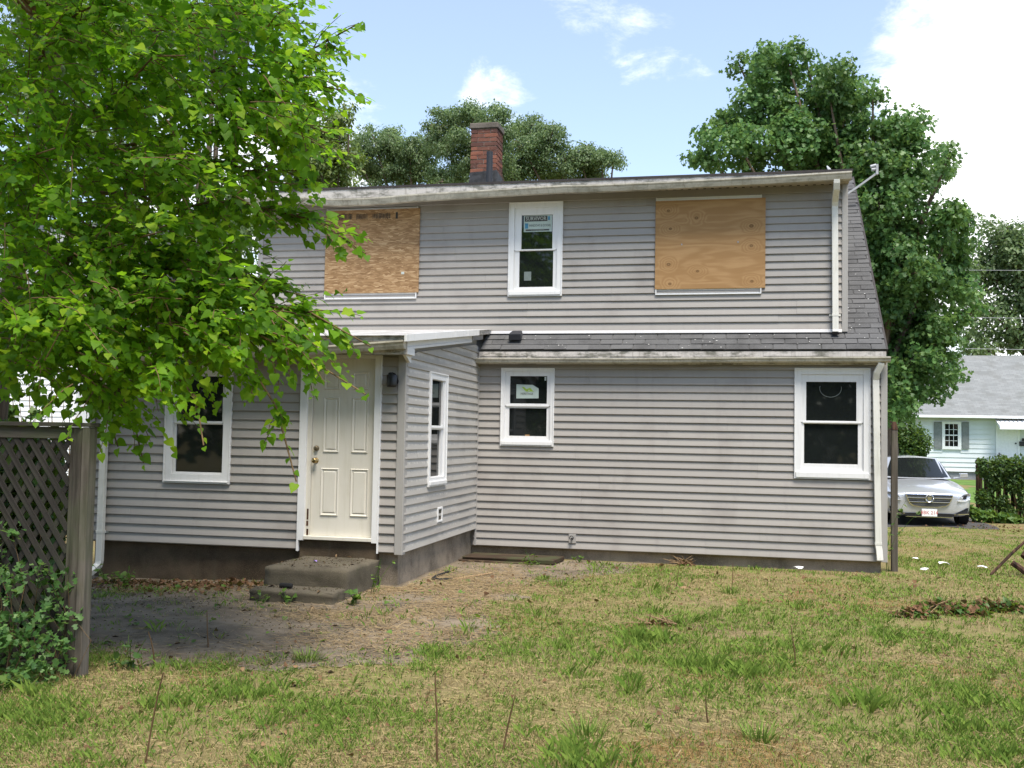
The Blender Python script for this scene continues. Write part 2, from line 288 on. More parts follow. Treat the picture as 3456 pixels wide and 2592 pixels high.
# ------------------------------------------------------------------ mesh helpers
class MB:
    def __init__(s): s.v = []; s.f = []; s.m = []
    def add(s, vs, fs, m=0):
        o = len(s.v); s.v += [tuple(x) for x in vs]; s.f += [tuple(i+o for i in f) for f in fs]; s.m += [m]*len(fs); return s
    def box(s, x0, x1, y0, y1, z0, z1, m=0):
        return s.add([(x0, y0, z0), (x1, y0, z0), (x1, y1, z0), (x0, y1, z0), (x0, y0, z1), (x1, y0, z1), (x1, y1, z1), (x0, y1, z1)],
                     [(0, 3, 2, 1), (4, 5, 6, 7), (0, 1, 5, 4), (1, 2, 6, 5), (2, 3, 7, 6), (3, 0, 4, 7)], m)
    def hexa(s, p, m=0):      # eight corners, bottom four then top four
        return s.add(p, [(0, 3, 2, 1), (4, 5, 6, 7), (0, 1, 5, 4), (1, 2, 6, 5), (2, 3, 7, 6), (3, 0, 4, 7)], m)
    def prism(s, poly, fn, a, b, m=0):   # poly of 2-D points swept from a to b, fn(p, t) -> point
        n = len(poly)
        return s.add([fn(p, a) for p in poly]+[fn(p, b) for p in poly], [tuple(range(n-1, -1, -1)), tuple(range(n, 2*n))]+[(i, (i+1) % n, n+(i+1) % n, n+i) for i in range(n)], m)
    def tube(s, pts, rads, n=8, m=0, caps=True):
        pts = [Vector(p) for p in pts]; rings = []; up = Vector((0.13, 0.21, 1)).normalized(); o = len(s.v)
        for i, p in enumerate(pts):
            d = (pts[min(i+1, len(pts)-1)]-pts[max(i-1, 0)]).normalized()
            a = d.cross(up); a = a.normalized() if a.length > 1e-4 else Vector((1, 0, 0)); b = d.cross(a).normalized()
            r = rads[i] if hasattr(rads, '__len__') else rads
            for k in range(n):
                th = 2*math.pi*k/n; s.v.append(tuple(p+(a*math.cos(th)+b*math.sin(th))*r))
        for i in range(len(pts)-1):
            for k in range(n):
                s.f.append((o+i*n+k, o+i*n+(k+1) % n, o+(i+1)*n+(k+1) % n, o+(i+1)*n+k)); s.m.append(m)
        if caps:
            s.f.append(tuple(o+k for k in range(n-1, -1, -1))); s.m.append(m); s.f.append(tuple(o+(len(pts)-1)*n+k for k in range(n))); s.m.append(m)
        return s
    def rect_tube(s, pts, w, h, m=0):    # rectangular pipe bent in the y-z plane
        o = len(s.v)
        for i, p in enumerate(pts):
            p = Vector(p); d = (Vector(pts[min(i+1, len(pts)-1)])-Vector(pts[max(i-1, 0)])).normalized()
            b = Vector((0, -d.z, d.y)) if abs(d.x) < 0.7 else Vector((0, 0, 1)); b = b.normalized() if b.length > 1e-4 else Vector((0, 1, 0)); a = b.cross(d).normalized()
            for (ka, kb) in ((-1, -1), (1, -1), (1, 1), (-1, 1)): s.v.append(tuple(p+a*ka*w/2+b*kb*h/2))
        for i in range(len(pts)-1):
            for k in range(4): s.f.append((o+i*4+k, o+i*4+(k+1) % 4, o+(i+1)*4+(k+1) % 4, o+(i+1)*4+k)); s.m.append(m)
        s.f.append((o+3, o+2, o+1, o)); s.m.append(m); e = o+(len(pts)-1)*4; s.f.append((e, e+1, e+2, e+3)); s.m.append(m)
        return s
    def mesh(s, name, mats, smooth=False):
        me = bpy.data.meshes.new(name); me.from_pydata(s.v, [], s.f)
        for x in (mats if isinstance(mats, (list, tuple)) else [mats]): me.materials.append(MATS[x])
        if any(s.m): me.polygons.foreach_set('material_index', s.m)
        if smooth: me.polygons.foreach_set('use_smooth', [True]*len(me.polygons))
        me.update(); return me
    def build(s, name, mats, parent=None, loc=None, smooth=False, bevel=0):
        o = link(name, s.mesh(name, mats, smooth), parent, loc)
        if bevel:
            b = o.modifiers.new('bevel', 'BEVEL'); b.width = bevel; b.segments = 2; b.limit_method = 'ANGLE'
        return o
def link(name, data, parent=None, loc=None, mw=None):
    o = bpy.data.objects.new(name, data); col.objects.link(o)
    if loc is not None: o.location = loc
    if mw is not None: o.matrix_basis = mw
    if parent is not None:
        o.parent = parent; o.matrix_parent_inverse = WM[parent.name].inverted()
    WM[o.name] = (Matrix.Translation(loc) if loc is not None else (mw.copy() if mw is not None else Matrix.Identity(4)))
    return o
WM = {}
def tag(o, label=None, cat=None, group=None, kind=None):
    for k, v in (('label', label), ('category', cat), ('group', group), ('kind', kind)):
        if v: o[k] = v
    return o
def thing(name, loc, label, cat, group=None):
    return tag(link(name, None, None, Vector(loc)), label, cat, group)
def npmesh(name, V, F, mats, tint=None, smooth=False):
    V = np.asarray(V, np.float32).reshape(-1, 3); F = np.asarray(F, np.int32); k = F.shape[1]
    me = bpy.data.meshes.new(name); me.vertices.add(len(V)); me.vertices.foreach_set('co', V.ravel())
    me.loops.add(F.size); me.loops.foreach_set('vertex_index', F.ravel()); me.polygons.add(len(F))
    me.polygons.foreach_set('loop_start', np.arange(0, F.size, k, dtype=np.int32))
    if smooth: me.polygons.foreach_set('use_smooth', np.ones(len(F), bool))
    for x in (mats if isinstance(mats, (list, tuple)) else [mats]): me.materials.append(MATS[x])
    if tint is not None:
        a = me.color_attributes.new('tint', 'FLOAT_COLOR', 'POINT'); T = np.ones((len(V), 4), np.float32); T[:, :3] = tint; a.data.foreach_set('color', T.ravel())
    me.update(calc_edges=True); me.validate(); return me
def rotmats(fwd, nrm):                      # arrays of y axis and approximate z axis -> rotation matrices
    f = fwd/np.linalg.norm(fwd, axis=1, keepdims=True); x = np.cross(f, nrm); x /= (np.linalg.norm(x, axis=1, keepdims=True)+1e-9); z = np.cross(x, f)
    return np.stack([x, f, z], axis=2)
def scatter(tv, tf, pos, rot, scale):       # copies of a template mesh
    n = len(pos); V = np.einsum('nij,vj->nvi', rot, tv)*np.asarray(scale).reshape(-1, 1, 1)+pos[:, None, :]
    F = (tf[None]+(np.arange(n)*len(tv))[:, None, None]).reshape(-1, tf.shape[1]); return V.reshape(-1, 3), F
def text_mesh(txt, size, extrude=0.0008):
    cu = bpy.data.curves.new('lettering', 'FONT'); cu.body = txt; cu.size = size; cu.extrude = extrude; cu.align_x = 'CENTER'; cu.align_y = 'CENTER'; cu.resolution_u = 2
    o = bpy.data.objects.new('lettering', cu); col.objects.link(o)
    dg = bpy.context.evaluated_depsgraph_get(); dg.update(); me = bpy.data.meshes.new_from_object(o.evaluated_get(dg))
    vs = [tuple(v.co) for v in me.vertices]; fs = [tuple(p.vertices) for p in me.polygons]
    bpy.data.objects.remove(o); bpy.data.curves.remove(cu); bpy.data.meshes.remove(me); return vs, fs
def vnoise(x, y, s=1.0, seed=0):            # smooth value noise
    x = np.asarray(x, float)*s; y = np.asarray(y, float)*s; xi = np.floor(x).astype(int); yi = np.floor(y).astype(int); u = x-xi; v = y-yi; u = u*u*(3-2*u); v = v*v*(3-2*v)
    def h(a, b): n = np.sin(a*127.1+b*311.7+seed*74.7)*43758.5453; return n-np.floor(n)
    return (h(xi, yi)*(1-u)+h(xi+1, yi)*u)*(1-v)+(h(xi, yi+1)*(1-u)+h(xi+1, yi+1)*u)*v
def gz(x, y):                               # ground height
    y = np.asarray(y, float); x = np.asarray(x, float)
    a = np.interp(y, [-50, 15, 22, 27, 45, 400], [0, 0, -0.09, -0.08, 0.12, 0.12])
    lawn = 0.022*(vnoise(x, y, 0.9, 1)-0.5)+0.018*(vnoise(x, y, 2.7, 2)-0.5)
    near = np.clip((y-2)/2, 0, 1); hs = np.clip(np.abs(x+1)/400, 0, 1)
    flat = np.clip((13.2-y)/1.0, 0, 1)+np.clip((y-15)/1, 0, 1)
    left = np.where(x < -4.9, np.clip((-4.9-x)/1.5, 0, 1)*-0.07*np.clip((y-8)/2, 0, 1)*np.clip((14-y), 0, 1), 0)
    return a+lawn*np.clip(flat, 0, 1)+left
def gzf(x, y): return float(gz(x, y))

# ------------------------------------------------------------------ the ground
xs = np.concatenate([[-400, -150, -60, -30, -18], np.arange(-12, 12.01, 0.3), [18, 30, 60, 150, 400]]); ys = np.concatenate([[-400, -150, -40, -12, -4, 0], np.arange(2, 30.01, 0.3), [36, 42, 48, 60, 90, 150, 300, 600]])
gx, gy = np.meshgrid(xs, ys); V = np.stack([gx, gy, gz(gx, gy)], -1).reshape(-1, 3); nx = len(xs)
i, j = np.meshgrid(np.arange(nx-1), np.arange(len(ys)-1)); a = (j*nx+i).ravel(); F = np.stack([a, a+1, a+nx+1, a+nx], 1)
tag(link('ground', npmesh('ground', V, F, 'soil', smooth=True)), kind='structure')
# patio of old concrete beside the addition, with a ragged edge
PATIO = [(-1.3, 13.85), (-1.15, 12.9), (-2.1, 11.9), (-2.55, 11.0), (-2.35, 9.9), (-2.25, 8.6), (-2.35, 7.7), (-2.75, 7.05), (-3.4, 6.75), (-4.3, 6.75), (-5.2, 6.95), (-7.9, 7.2), (-7.9, 13.85)]
def inpoly(x, y, poly):
    x = np.asarray(x); y = np.asarray(y); c = np.zeros(x.shape, bool); n = len(poly)
    for k in range(n):
        (x0, y0), (x1, y1) = poly[k], poly[(k+1) % n]
        c ^= ((y0 > y) != (y1 > y)) & (x < (x1-x0)*(y-y0)/(y1-y0+1e-12)+x0)
    return c
def in_patio(x, y): return inpoly(x+0.5*(vnoise(x, y, 2.2, 5)-0.5)+0.2*(vnoise(x, y, 7, 6)-0.5), y+0.4*(vnoise(x, y, 2.4, 7)-0.5), PATIO)
st = 0.06; px, py = np.meshgrid(np.arange(-8, -0.8, st), np.arange(6.4, 13.95, st)); ok = in_patio(px, py)
PV = []; PF = []
for (x, y) in zip(px[ok], py[ok]):
    o = len(PV); PV += [(x, y), (x+st, y), (x+st, y+st), (x, y+st)]; PF.append((o, o+1, o+2, o+3))
PV = np.array(PV); PV = np.concatenate([PV, (gz(PV[:, 0], PV[:, 1])+0.004)[:, None]], 1)
tag(link('patio', npmesh('patio', PV, PF, 'patio_concrete', smooth=True)), kind='structure')
xs = np.arange(2.1, 5.31, 0.35); ys = np.concatenate([np.arange(22.7, 34, 0.5), [36, 40, 44]])
gx, gy = np.meshgrid(xs, ys); gx2 = gx+0.25*(vnoise(gx, gy, 0.7, 9)-0.5); gy2 = np.where(gy < 23.0, gy+0.8*(vnoise(gx, gy, 0.8, 4)-0.5)+(gx-2.1)*0.12, gy)
V = np.stack([gx2, gy2, gz(gx2, gy2)+0.006], -1).reshape(-1, 3); nx = len(xs); i, j = np.meshgrid(np.arange(nx-1), np.arange(len(ys)-1)); a = (j*nx+i).ravel()
tag(link('driveway', npmesh('driveway', V, np.stack([a, a+1, a+nx+1, a+nx], 1), 'asphalt')), kind='structure')

# ------------------------------------------------------------------ the house
YM, YU, YB, XS = 13.93, 14.15, 10.77, -3.62
XL, XR = -7.50, 1.80                 # gable ends
EAVE_Y, EAVE_Z, TAN = 13.85, 2.864, math.tan(R(38))
RIDGE_Y = 18.05; RIDGE_Z = EAVE_Z+TAN*(RIDGE_Y-EAVE_Y); BACK_Y = 22.2
def rz(y): return EAVE_Z+TAN*(y-EAVE_Y)
house = thing('house', ((XL+XR)/2, 17, 0), 'grey vinyl-sided house with boarded upper windows and a low addition', 'house')
front = lambda Y: (lambda u, v, w: (u, Y-w, v))
side = lambda X: (lambda u, v, w: (X+w, u, v))
FM, FU, FB, FS = front(YM), front(YU), front(YB), side(XS)
def fbox(mb, F, u0, u1, v0, v1, w0, w1, m=0):
    ps = [F(u, v, w) for v in (v0, v1) for (u, w) in ((u0, w1), (u1, w1), (u1, w0), (u0, w0))]
    return mb.hexa(ps, m)
# wall cores
def wall(name, mb): return mb.build(name, 'foundation' if name == 'foundation' else 'corner_trim', house)
w_main = MB().box(XL+0.02, XR-0.02, YM+0.03, BACK_Y, 0.14, 2.70)
g = [(YM+0.03, 2.70), (BACK_Y, 2.70), (BACK_Y, 2.86), (RIDGE_Y, RIDGE_Z-0.06), (YM+0.03, rz(YM+0.03)-0.07)]
w_main.prism(g, lambda p, t: (t, p[0], p[1]), XL+0.02, XR-0.02); w_main = w_main.build('main_wall', 'corner_trim', house)
def droof(y): return 5.19+(y-EAVE_Y)*(RIDGE_Z-5.19)/(RIDGE_Y-EAVE_Y)
DX0, DX1 = -7.105, 1.336
dm = MB(); pr = [(YU+0.03, 3.09), (YU+0.03, droof(YU)-0.05), (RIDGE_Y-0.3, droof(RIDGE_Y-0.3)-0.05), (RIDGE_Y-0.3, RIDGE_Z-0.4)]
dm.prism(pr, lambda p, t: (t, p[0], p[1]), DX0+0.01, DX1-0.01); w_dorm = dm.build('dormer_wall', 'corner_trim', house)
w_bump = MB()
w_bump.box(XL+0.03, XS-0.03, YB+0.03, YM+0.02, 0.36, 2.50); w_bump.prism([(YB+0.03, 2.5), (YM+0.02, 2.5), (YM+0.02, 3.02), (YB+0.03, 2.66)], lambda p, t: (t, p[0], p[1]), XL+0.03, XS-0.03)
w_bump = w_bump.build('addition_wall', 'corner_trim', house)
fd = MB().box(XL+0.07, XR-0.07, YM+0.06, BACK_Y-0.05, -0.3, 0.148).build('foundation', 'foundation', house)
fd2 = MB().box(XL+0.09, XS-0.06, YB+0.07, YM+0.05, -0.35, 0.368).build('foundation', 'foundation', house); fd3 = MB().box(XL+0.085, XS-0.30, YB+0.062, YB+0.0695, -0.35, 0.367).build('foundation_face', 'damp_shaded_foundation', house)  # addition's front face: damp, with leaf shade also put into the dark colour

# siding boards
CH = 0.1016
_bm = {}
def board_mesh(length, s0, s1, mat, side_=False):
    key = (round(length, 3), round(s0, 3), round(s1, 3), mat, side_)
    if key in _bm: return _bm[key]
    sec = [(-0.001, 0.0), (0.0195, 0.0), (0.0225, 0.004), (0.0215, 0.010), (0.0015, CH), (-0.001, CH)]
    mb = MB(); n = len(sec)
    def P(u, v, w): return (w, u, v) if side_ else (u, -w, v)
    a = [P(s0*v/CH, v, w) for (w, v) in sec]; b = [P(length-s1*v/CH, v, w) for (w, v) in sec]
    fs = [(i, (i+1) % n, n+(i+1) % n, n+i) for i in range(n)]+[tuple(range(n-1, -1, -1)), tuple(range(n, 2*n))]
    mb.add(a+b, fs); _bm[key] = mb.mesh('siding_board', mat); return _bm[key]
def lay_siding(parent, F, u0, u1, v0, n, holes, mat, seed, side_=False, top=None, seam=3.66):
    rs = random.Random(seed)
    for k in range(n):
        va = v0+k*CH; vb = va+CH
        if k % 2 == 0:
            s0 = u0-rs.uniform(0, seam); cuts = []
            while s0 < u1: cuts.append(s0); s0 += seam
        lo, s = u0, 0.0
        if top:                                   # sloping top edge: boards start further along
            lo_a, lo_b = top(va), top(vb); lo = max(u0, lo_a); s = max(0.0, lo_b-lo)
            if lo > u1-0.1: continue
        iv = [(lo, u1)]
        for (h0, h1, g0, g1) in holes:
            if g0 < vb-0.03 and g1 > va+0.03:
                nv = []
                for (a, b) in iv:
                    if h1 <= a or h0 >= b: nv.append((a, b)); continue
                    if h0 > a+0.02: nv.append((a, h0))
                    if h1 < b-0.02: nv.append((h1, b))
                iv = nv
        for (a, b) in iv:
            pts = [a]+[c for c in cuts if a+0.3 < c < b-0.3]+[b]
            for p, q in zip(pts[:-1], pts[1:]):
                me = board_mesh(q-p-0.0012, s if p == lo else 0.0, 0.0, mat, side_)
                sb = link('siding_board', me, parent, Vector(F(p, va, rs.uniform(-0.0012, 0.0012))))
                if not side_: sb.rotation_euler = (rs.uniform(-.012, .012), rs.uniform(-.0005, .0005), rs.uniform(-.0006, .0006))
W_C = (-3.256, -2.480, 3.632, 4.973); W_2 = (-3.277, -2.526, 1.528, 2.608); W_3 = (0.652, 1.594, 1.181, 2.617); W_B = (-6.508, -5.672, 1.062, 2.412); W_S = (11.607, 12.345, 1.050, 2.410)
OSB = (-6.026, -4.578, 3.709, 4.936); PLY = (-1.190, 0.279, 3.705, 4.924); DOOR = (-4.835, -3.880, 0.352, 2.535)
ins = lambda h: (h[0]+0.012, h[1]-0.012, h[2]+0.02, h[3]-0.02)
lay_siding(w_main, FM, XS-0.02, 1.722, 0.152, 25, [ins(W_2), ins(W_3)], 'siding', 1)
lay_siding(w_dorm, FU, DX0+0.075, 1.264, 3.146, 19, [ins(W_C), (OSB[0]+.05, OSB[1]-.05, OSB[2]+.03, OSB[3]-.03), (PLY[0]+.05, PLY[1]-.05, PLY[2]+.03, PLY[3]-.03)], 'siding', 2)
lay_siding(w_bump, FB, XL+0.085, -3.694, 0.374, 21, [ins(W_B), (DOOR[0], DOOR[1], 0.2, 2.54)], 'siding', 3)
rake_y = lambda v: YB+(v-2.555)/0.1207      # where the sloping rake passes height v
lay_siding(w_bump, FS, YB+0.005, YM-0.02, 0.374, 25, [ins(W_S)], 'siding_chalk', 4, True, rake_y)
# corner boards, starter strips
def part(name, mats, mb, parent=house, bevel=0.0, smooth=False): return mb.build(name, mats, parent, smooth=smooth, bevel=bevel)
part('corner_board', 'corner_trim', MB().box(1.722, XR, YM-0.028, YM+0.09, 0.145, 2.70), bevel=0.004)
part('corner_board', 'corner_trim', MB().box(1.262, DX1, YU-0.028, YU+0.08, 3.11, 5.075), bevel=0.004)
part('corner_board', 'corner_trim', MB().box(DX0, DX0+0.076, YU-0.028, YU+0.08, 3.11, 5.075), bevel=0.004)
part('corner_board', 'corner_trim', MB().box(-3.695, -3.603, YB-0.028, YB+0.085, 0.350, 2.56), bevel=0.006)
part('corner_board', 'corner_trim', MB().box(XL, XL+0.085, YB-0.028, YB+0.08, 0.350, 2.52), bevel=0.004)
part('corner_channel', 'corner_trim', MB().box(XS+0.002, XS+0.028, YM-0.030, YM-0.005, 0.150, 2.66))
part('wall_flashing', 'flash_white', MB().box(XS+0.02, 1.262, YU-0.030, YU+0.02, 3.104, 3.145), bevel=0.002)
# house right gable siding (a few courses show only from the side): plain panel
part('gable_panel', 'siding', MB().box(XR-0.02, XR-0.004, YM+0.09, BACK_Y, 0.15, 2.72))

# windows
def ring(mb, F, o, i, w0, w1, m=0):
    (a, b, c, d), (e, f, g, h) = o, i
    fbox(mb, F, a, e, c, d, w0, w1, m); fbox(mb, F, f, b, c, d, w0, w1, m); fbox(mb, F, e, f, c, g, w0, w1-0.001, m); fbox(mb, F, e, f, h, d, w0, w1-0.001, m); return mb
def window(F, o, up, lo, cas=0.075, sill=0.05):
    a, b, c, d = o; cr = (a+cas, b-cas, c+cas+sill*0.5, d-cas)
    mb = MB(); ring(mb, F, (a+0.014, b-0.014, c+0.01, d-0.012), cr, -0.01, 0.030); ring(mb, F, o, (a+0.015, b-0.015, c+0.016, d-0.016), -0.01, 0.040)
    w = mb.build('window', 'white_trim', house, bevel=0.0025)
    mid = (up[2]+lo[3])/2
    part('sash', 'white_trim', ring(MB(), F, (cr[0]+.001, cr[1]-.001, mid, cr[3]-.001), up, -0.025, 0.016), w, 0.002)
    part('sash', 'white_trim', ring(MB(), F, (cr[0]+.001, cr[1]-.001, cr[2]+.001, mid-0.004), lo, -0.028, 0.006), w, 0.002)
    part('meeting_rail', 'white_trim', fbox(MB(), F, cr[0]+0.02, cr[1]-0.02, mid-0.010, mid+0.010, 0.0, 0.022), w, 0.002)
    part('pane', 'glass', fbox(MB(), F, up[0]-.004, up[1]+.004, up[2]-.004, up[3]+.004, -0.024, -0.008), w)
    part('pane', 'glass', fbox(MB(), F, lo[0]-.004, lo[1]+.004, lo[2]-.004, lo[3]+.004, -0.027, -0.016), w)
    part('sill', 'white_trim', fbox(MB(), F, a+0.02, b-0.02, c+0.017, c+0.017+sill, 0.0, 0.052), w, 0.004)
    return w
win_c = window(FU, W_C, (-3.076, -2.629, 4.302, 4.790), (-3.102, -2.616, 3.766, 4.279), 0.08)
win_2 = window(FM, W_2, (-3.153, -2.631, 2.115, 2.495), (-3.160, -2.632, 1.668, 2.052), 0.055)
win_3 = window(FM, W_3, (0.800, 1.423, 1.933, 2.438), (0.776, 1.443, 1.377, 1.893), 0.085, 0.07)
win_b = window(FB, W_B, (-6.370, -5.792, 1.775, 2.288), (-6.375, -5.780, 1.190, 1.735), 0.10, 0.01)
win_s = window(FS, W_S, (11.700, 12.190, 1.775, 2.320), (11.690, 12.160, 1.165, 1.725), 0.085, 0.045)
for w, txt in ((win_c, 'narrow window carrying maker stickers between the two boarded windows'), (win_2, 'small window carrying a paper house sign'), (win_3, 'wide window with smeared glass beside the downspout'), (win_b, 'dark window behind hanging leaves'), (win_s, 'slim window in the side of the addition')): w['label'] = txt
# stickers and signs behind the glass
def flat(F, u0, u1, v0, v1, w, m=0, mb=None): return fbox(mb or MB(), F, u0, u1, v0, v1, w, w+0.0012, m)
def letters(mb, F, txt, size, u, v, w, m, squash=1.0):
    vs, fs = text_mesh(txt, size); mb.add([F(u+x*squash, v+y, w+z) for (x, y, z) in vs], fs, m); return mb
s = flat(FU, -3.047, -2.641, 4.552, 4.785, -0.0072); flat(FU, -3.035, -2.708, 4.700, 4.776, -0.0058, 1, s); letters(s, FU, 'SURVIVOR', 0.074, -2.872, 4.738, -0.0040, 4, 0.86)
flat(FU, -2.700, -2.672, 4.715, 4.770, -0.0058, 2, s); flat(FU, -3.030, -2.985, 4.600, 4.675, -0.0058, 2, s); letters(s, FU, 'WINDOWS & DOORS', 0.052, -2.815, 4.640, -0.0055, 1, 0.62); flat(FU, -3.020, -2.680, 4.566, 4.588, -0.0058, 1, s)
letters(s, FU, 'www.survivorwindows.com', 0.018, -2.85, 4.578, -0.0040, 4, 0.95)
s.build('sticker', ['sticker_paper', 'sticker_dark', 'sticker_blue', 'sticker_dark', 'sticker_text'], win_c)
flat(FU, -3.033, -2.931, 3.862, 3.988, -0.0152).build('sticker', 'sticker_grey', win_c)
s = MB(); s.prism([(-3.065, 2.186), (-2.750, 2.190), (-2.752, 2.325), (-2.835, 2.375), (-3.065, 2.381)], lambda p, t: FM(p[0], p[1], t), -0.0072, -0.006)
s.prism([(-2.99, 2.345), (-2.955, 2.345), (-2.925, 2.315), (-2.87, 2.335), (-2.83, 2.290), (-2.81, 2.282), (-2.93, 2.282)], lambda p, t: FM(p[0], p[1], t), -0.0058, -0.0045, 1)
flat(FM, -2.895, -2.880, 2.292, 2.305, -0.0044, 0, s); letters(s, FM, 'HERITAGE', 0.043, -2.915, 2.250, -0.0052, 2, 0.9); s.build('sign', ['sticker_paper', 'green_print', 'sticker_dark'], win_2)
flat(FM, -2.670, -2.645, 2.436, 2.487, -0.0072).build('sticker', 'sticker_text', win_2); fbox(MB(), FM, -2.93, -2.87, 1.668, 1.688, -0.015, 0.004).build('sash_stop', 'plywood', win_2)
# a bent plastic hoop leaning against the inside of the wide window's glass
pts = [FM(1.105+0.135*math.cos(a), 2.355+0.115*math.sin(a), -0.0055) for a in np.linspace(-3.4, 0.2, 18)]; part('hoop', 'sticker_grey', MB().tube(pts, 0.0028, 5), win_3)

# boards over the upper windows
def boarded(name, rect, mat, strips, lab):
    c = FU((rect[0]+rect[1])/2, (rect[2]+rect[3])/2, 0.027); hw, hh = (rect[1]-rect[0])/2, (rect[3]-rect[2])/2
    o = MB().box(-hw, hw, -0.012, 0.010, -hh, hh).build(name, mat, house, Vector(c), bevel=0.0015); o['label'] = lab
    for (u0, u1, v0, v1) in strips:
        mb = MB(); fbox(mb, FU, u0, u1, v0, v1, -0.005, 0.017); fbox(mb, FU, u0, u1, v0, v0+0.012, 0.0168, 0.036); fbox(mb, FU, u0, u0+0.014, v0+0.0121, v1, 0.0168, 0.036); fbox(mb, FU, u1-0.014, u1, v0+0.0121, v1, 0.0168, 0.036)
        mb.build('casing_strip', 'white_trim', house)
    return o
b1 = boarded('window_board', OSB, 'strand_board', [(-6.026, -4.609, 3.622, 3.712), (-6.02, -4.612, 4.93, 4.962)], 'flaky strand board nailed over an upper window')
b2 = boarded('window_board', PLY, 'plywood', [(-1.182, 0.229, 3.628, 3.708), (-1.185, 0.228, 4.92, 4.970)], 'knotty plywood sheet nailed over an upper window')
mb = MB(); rs = random.Random(5); y0 = YU-0.027-0.0132
for (u0, u1, dens) in ((-5.95, -5.62, 26), (-5.55, -5.38, 9), (-5.30, -5.02, 26)):
    u = u0
    while u < u1:
        wd = rs.uniform(0.003, 0.009); mb.box(u, u+wd, y0-0.0006, y0, 4.79+rs.uniform(0, 0.015), 4.885-rs.uniform(0, 0.02)); u += wd+rs.uniform(0.003, 0.009)
mb.box(-4.945, -4.912, y0-0.0006, y0, 4.79, 4.885); tag(mb.build('ink_stamp', 'ink', b1), kind='stuff')
mb = MB()
for (u, v) in ((-0.83, 4.315), (-0.08, 4.33)): mb.tube([FU(u, v, 0.036), FU(u, v, 0.044)], 0.011, 8)
mb.build('screw_head', 'galvanised', b2); flat(FU, -4.84, -4.795, 3.975, 4.01, 0.0405).build('price_tag', 'sticker_text', b1)

# door
dz0, dz1 = 0.522, 2.494; dx0, dx1 = -4.700, -3.946
door = fbox(MB(), FB, dx0, dx1, dz0, dz1, -0.065, -0.022).build('door', 'door_paint', house, bevel=0.002)
for (u0, u1, v0, v1) in ((-4.575, -4.382, 1.447, 2.064), (-4.238, -4.043, 1.447, 2.064), (-4.590, -4.374, 0.745, 1.274), (-4.239, -4.022, 0.745, 1.274), (-4.575, -4.382, 2.145, 2.350), (-4.236, -4.046, 2.145, 2.350)):
    mb = MB(); a, b, c, d = u0, u1, v0, v1; k = 0.030
    o_ = [(a, c), (b, c), (b, d), (a, d)]; m_ = [(a+.010, c+.010), (b-.010, c+.010), (b-.010, d-.010), (a+.010, d-.010)]; i_ = [(a+k, c+k), (b-k, c+k), (b-k, d-k), (a+k, d-k)]; f_ = [(a+k+.014, c+k+.014), (b-k-.014, c+k+.014), (b-k-.014, d-k-.014), (a+k+.014, d-k-.014)]
    vs = [FB(*p, -0.0235) for p in o_]+[FB(*p, -0.009) for p in m_]+[FB(*p, -0.0215) for p in i_]+[FB(*p, -0.013) for p in f_]
    fs = [(r*4+q, r*4+(q+1) % 4, r*4+4+(q+1) % 4, r*4+4+q) for r in range(3) for q in range(4)]+[(12, 13, 14, 15)]
    mb.add(vs, fs).build('door_panel', 'door_paint', door)
def knob(u, v, r, mat, prof):
    mb = MB(); pts = [FB(u, v, -0.022+h) for (h, q) in prof]; mb.tube(pts, [q*r for (h, q) in prof], 14); return mb
knob(-4.649, 1.492, 0.031, 'dull_brass', [(0, 1), (0.006, 1), (0.012, 0.85), (0.030, 0.8), (0.034, 0.6)]).build('deadbolt', 'dull_brass', door, smooth=True)
knob(-4.653, 1.355, 0.034, 'brass', [(0, 1), (0.006, 0.95), (0.012, 0.45), (0.030, 0.42), (0.040, 0.75), (0.054, 0.92), (0.066, 0.7), (0.070, 0.3)]).build('door_knob', 'brass', door, smooth=True)
mb = MB(); fbox(mb, FB, -4.835, -4.750, 0.47, 2.53, 0.0, 0.040); fbox(mb, FB, -4.837, -4.814, 0.348, 0.4699, 0.0, 0.040); fbox(mb, FB, -3.957, -3.895, 0.468, 2.53, 0.0, 0.040); fbox(mb, FB, -3.895, -3.880, 0.357, 2.53, 0.0, 0.042); fbox(mb, FB, -4.7499, -3.9571, 2.494, 2.532, -0.01, 0.039)
mb.build('door_casing', 'white_trim', house, bevel=0.003)
mb = MB(); fbox(mb, FB, -4.7499, -4.703, 0.52, 2.493, -0.06, 0.006); fbox(mb, FB, -3.945, -3.9575, 0.52, 2.493, -0.06, 0.004); mb.build('door_jamb', 'door_paint', house)
mb = MB(); rs = random.Random(3); v = 0.53
while v < 0.78:
    h = rs.uniform(0.05, 0.12); fbox(mb, FB, -4.735+rs.uniform(0, .008), -4.705-rs.uniform(0, .008), v, v+h, 0.0065, 0.0075+rs.uniform(0, .004)); v += h+rs.uniform(0.004, 0.05)
mb.build('rotten_patch', 'rot', house)
mb = MB(); fbox(mb, FB, -4.7495, -3.9575, 0.482, 0.521, -0.06, 0.052); mb.build('threshold', 'door_paint', house, bevel=0.004)
fbox(MB(), FB, -4.81, -3.90, 0.28, 0.481, -0.12, -0.004).build('under_sill', 'damp_shaded_foundation', house)
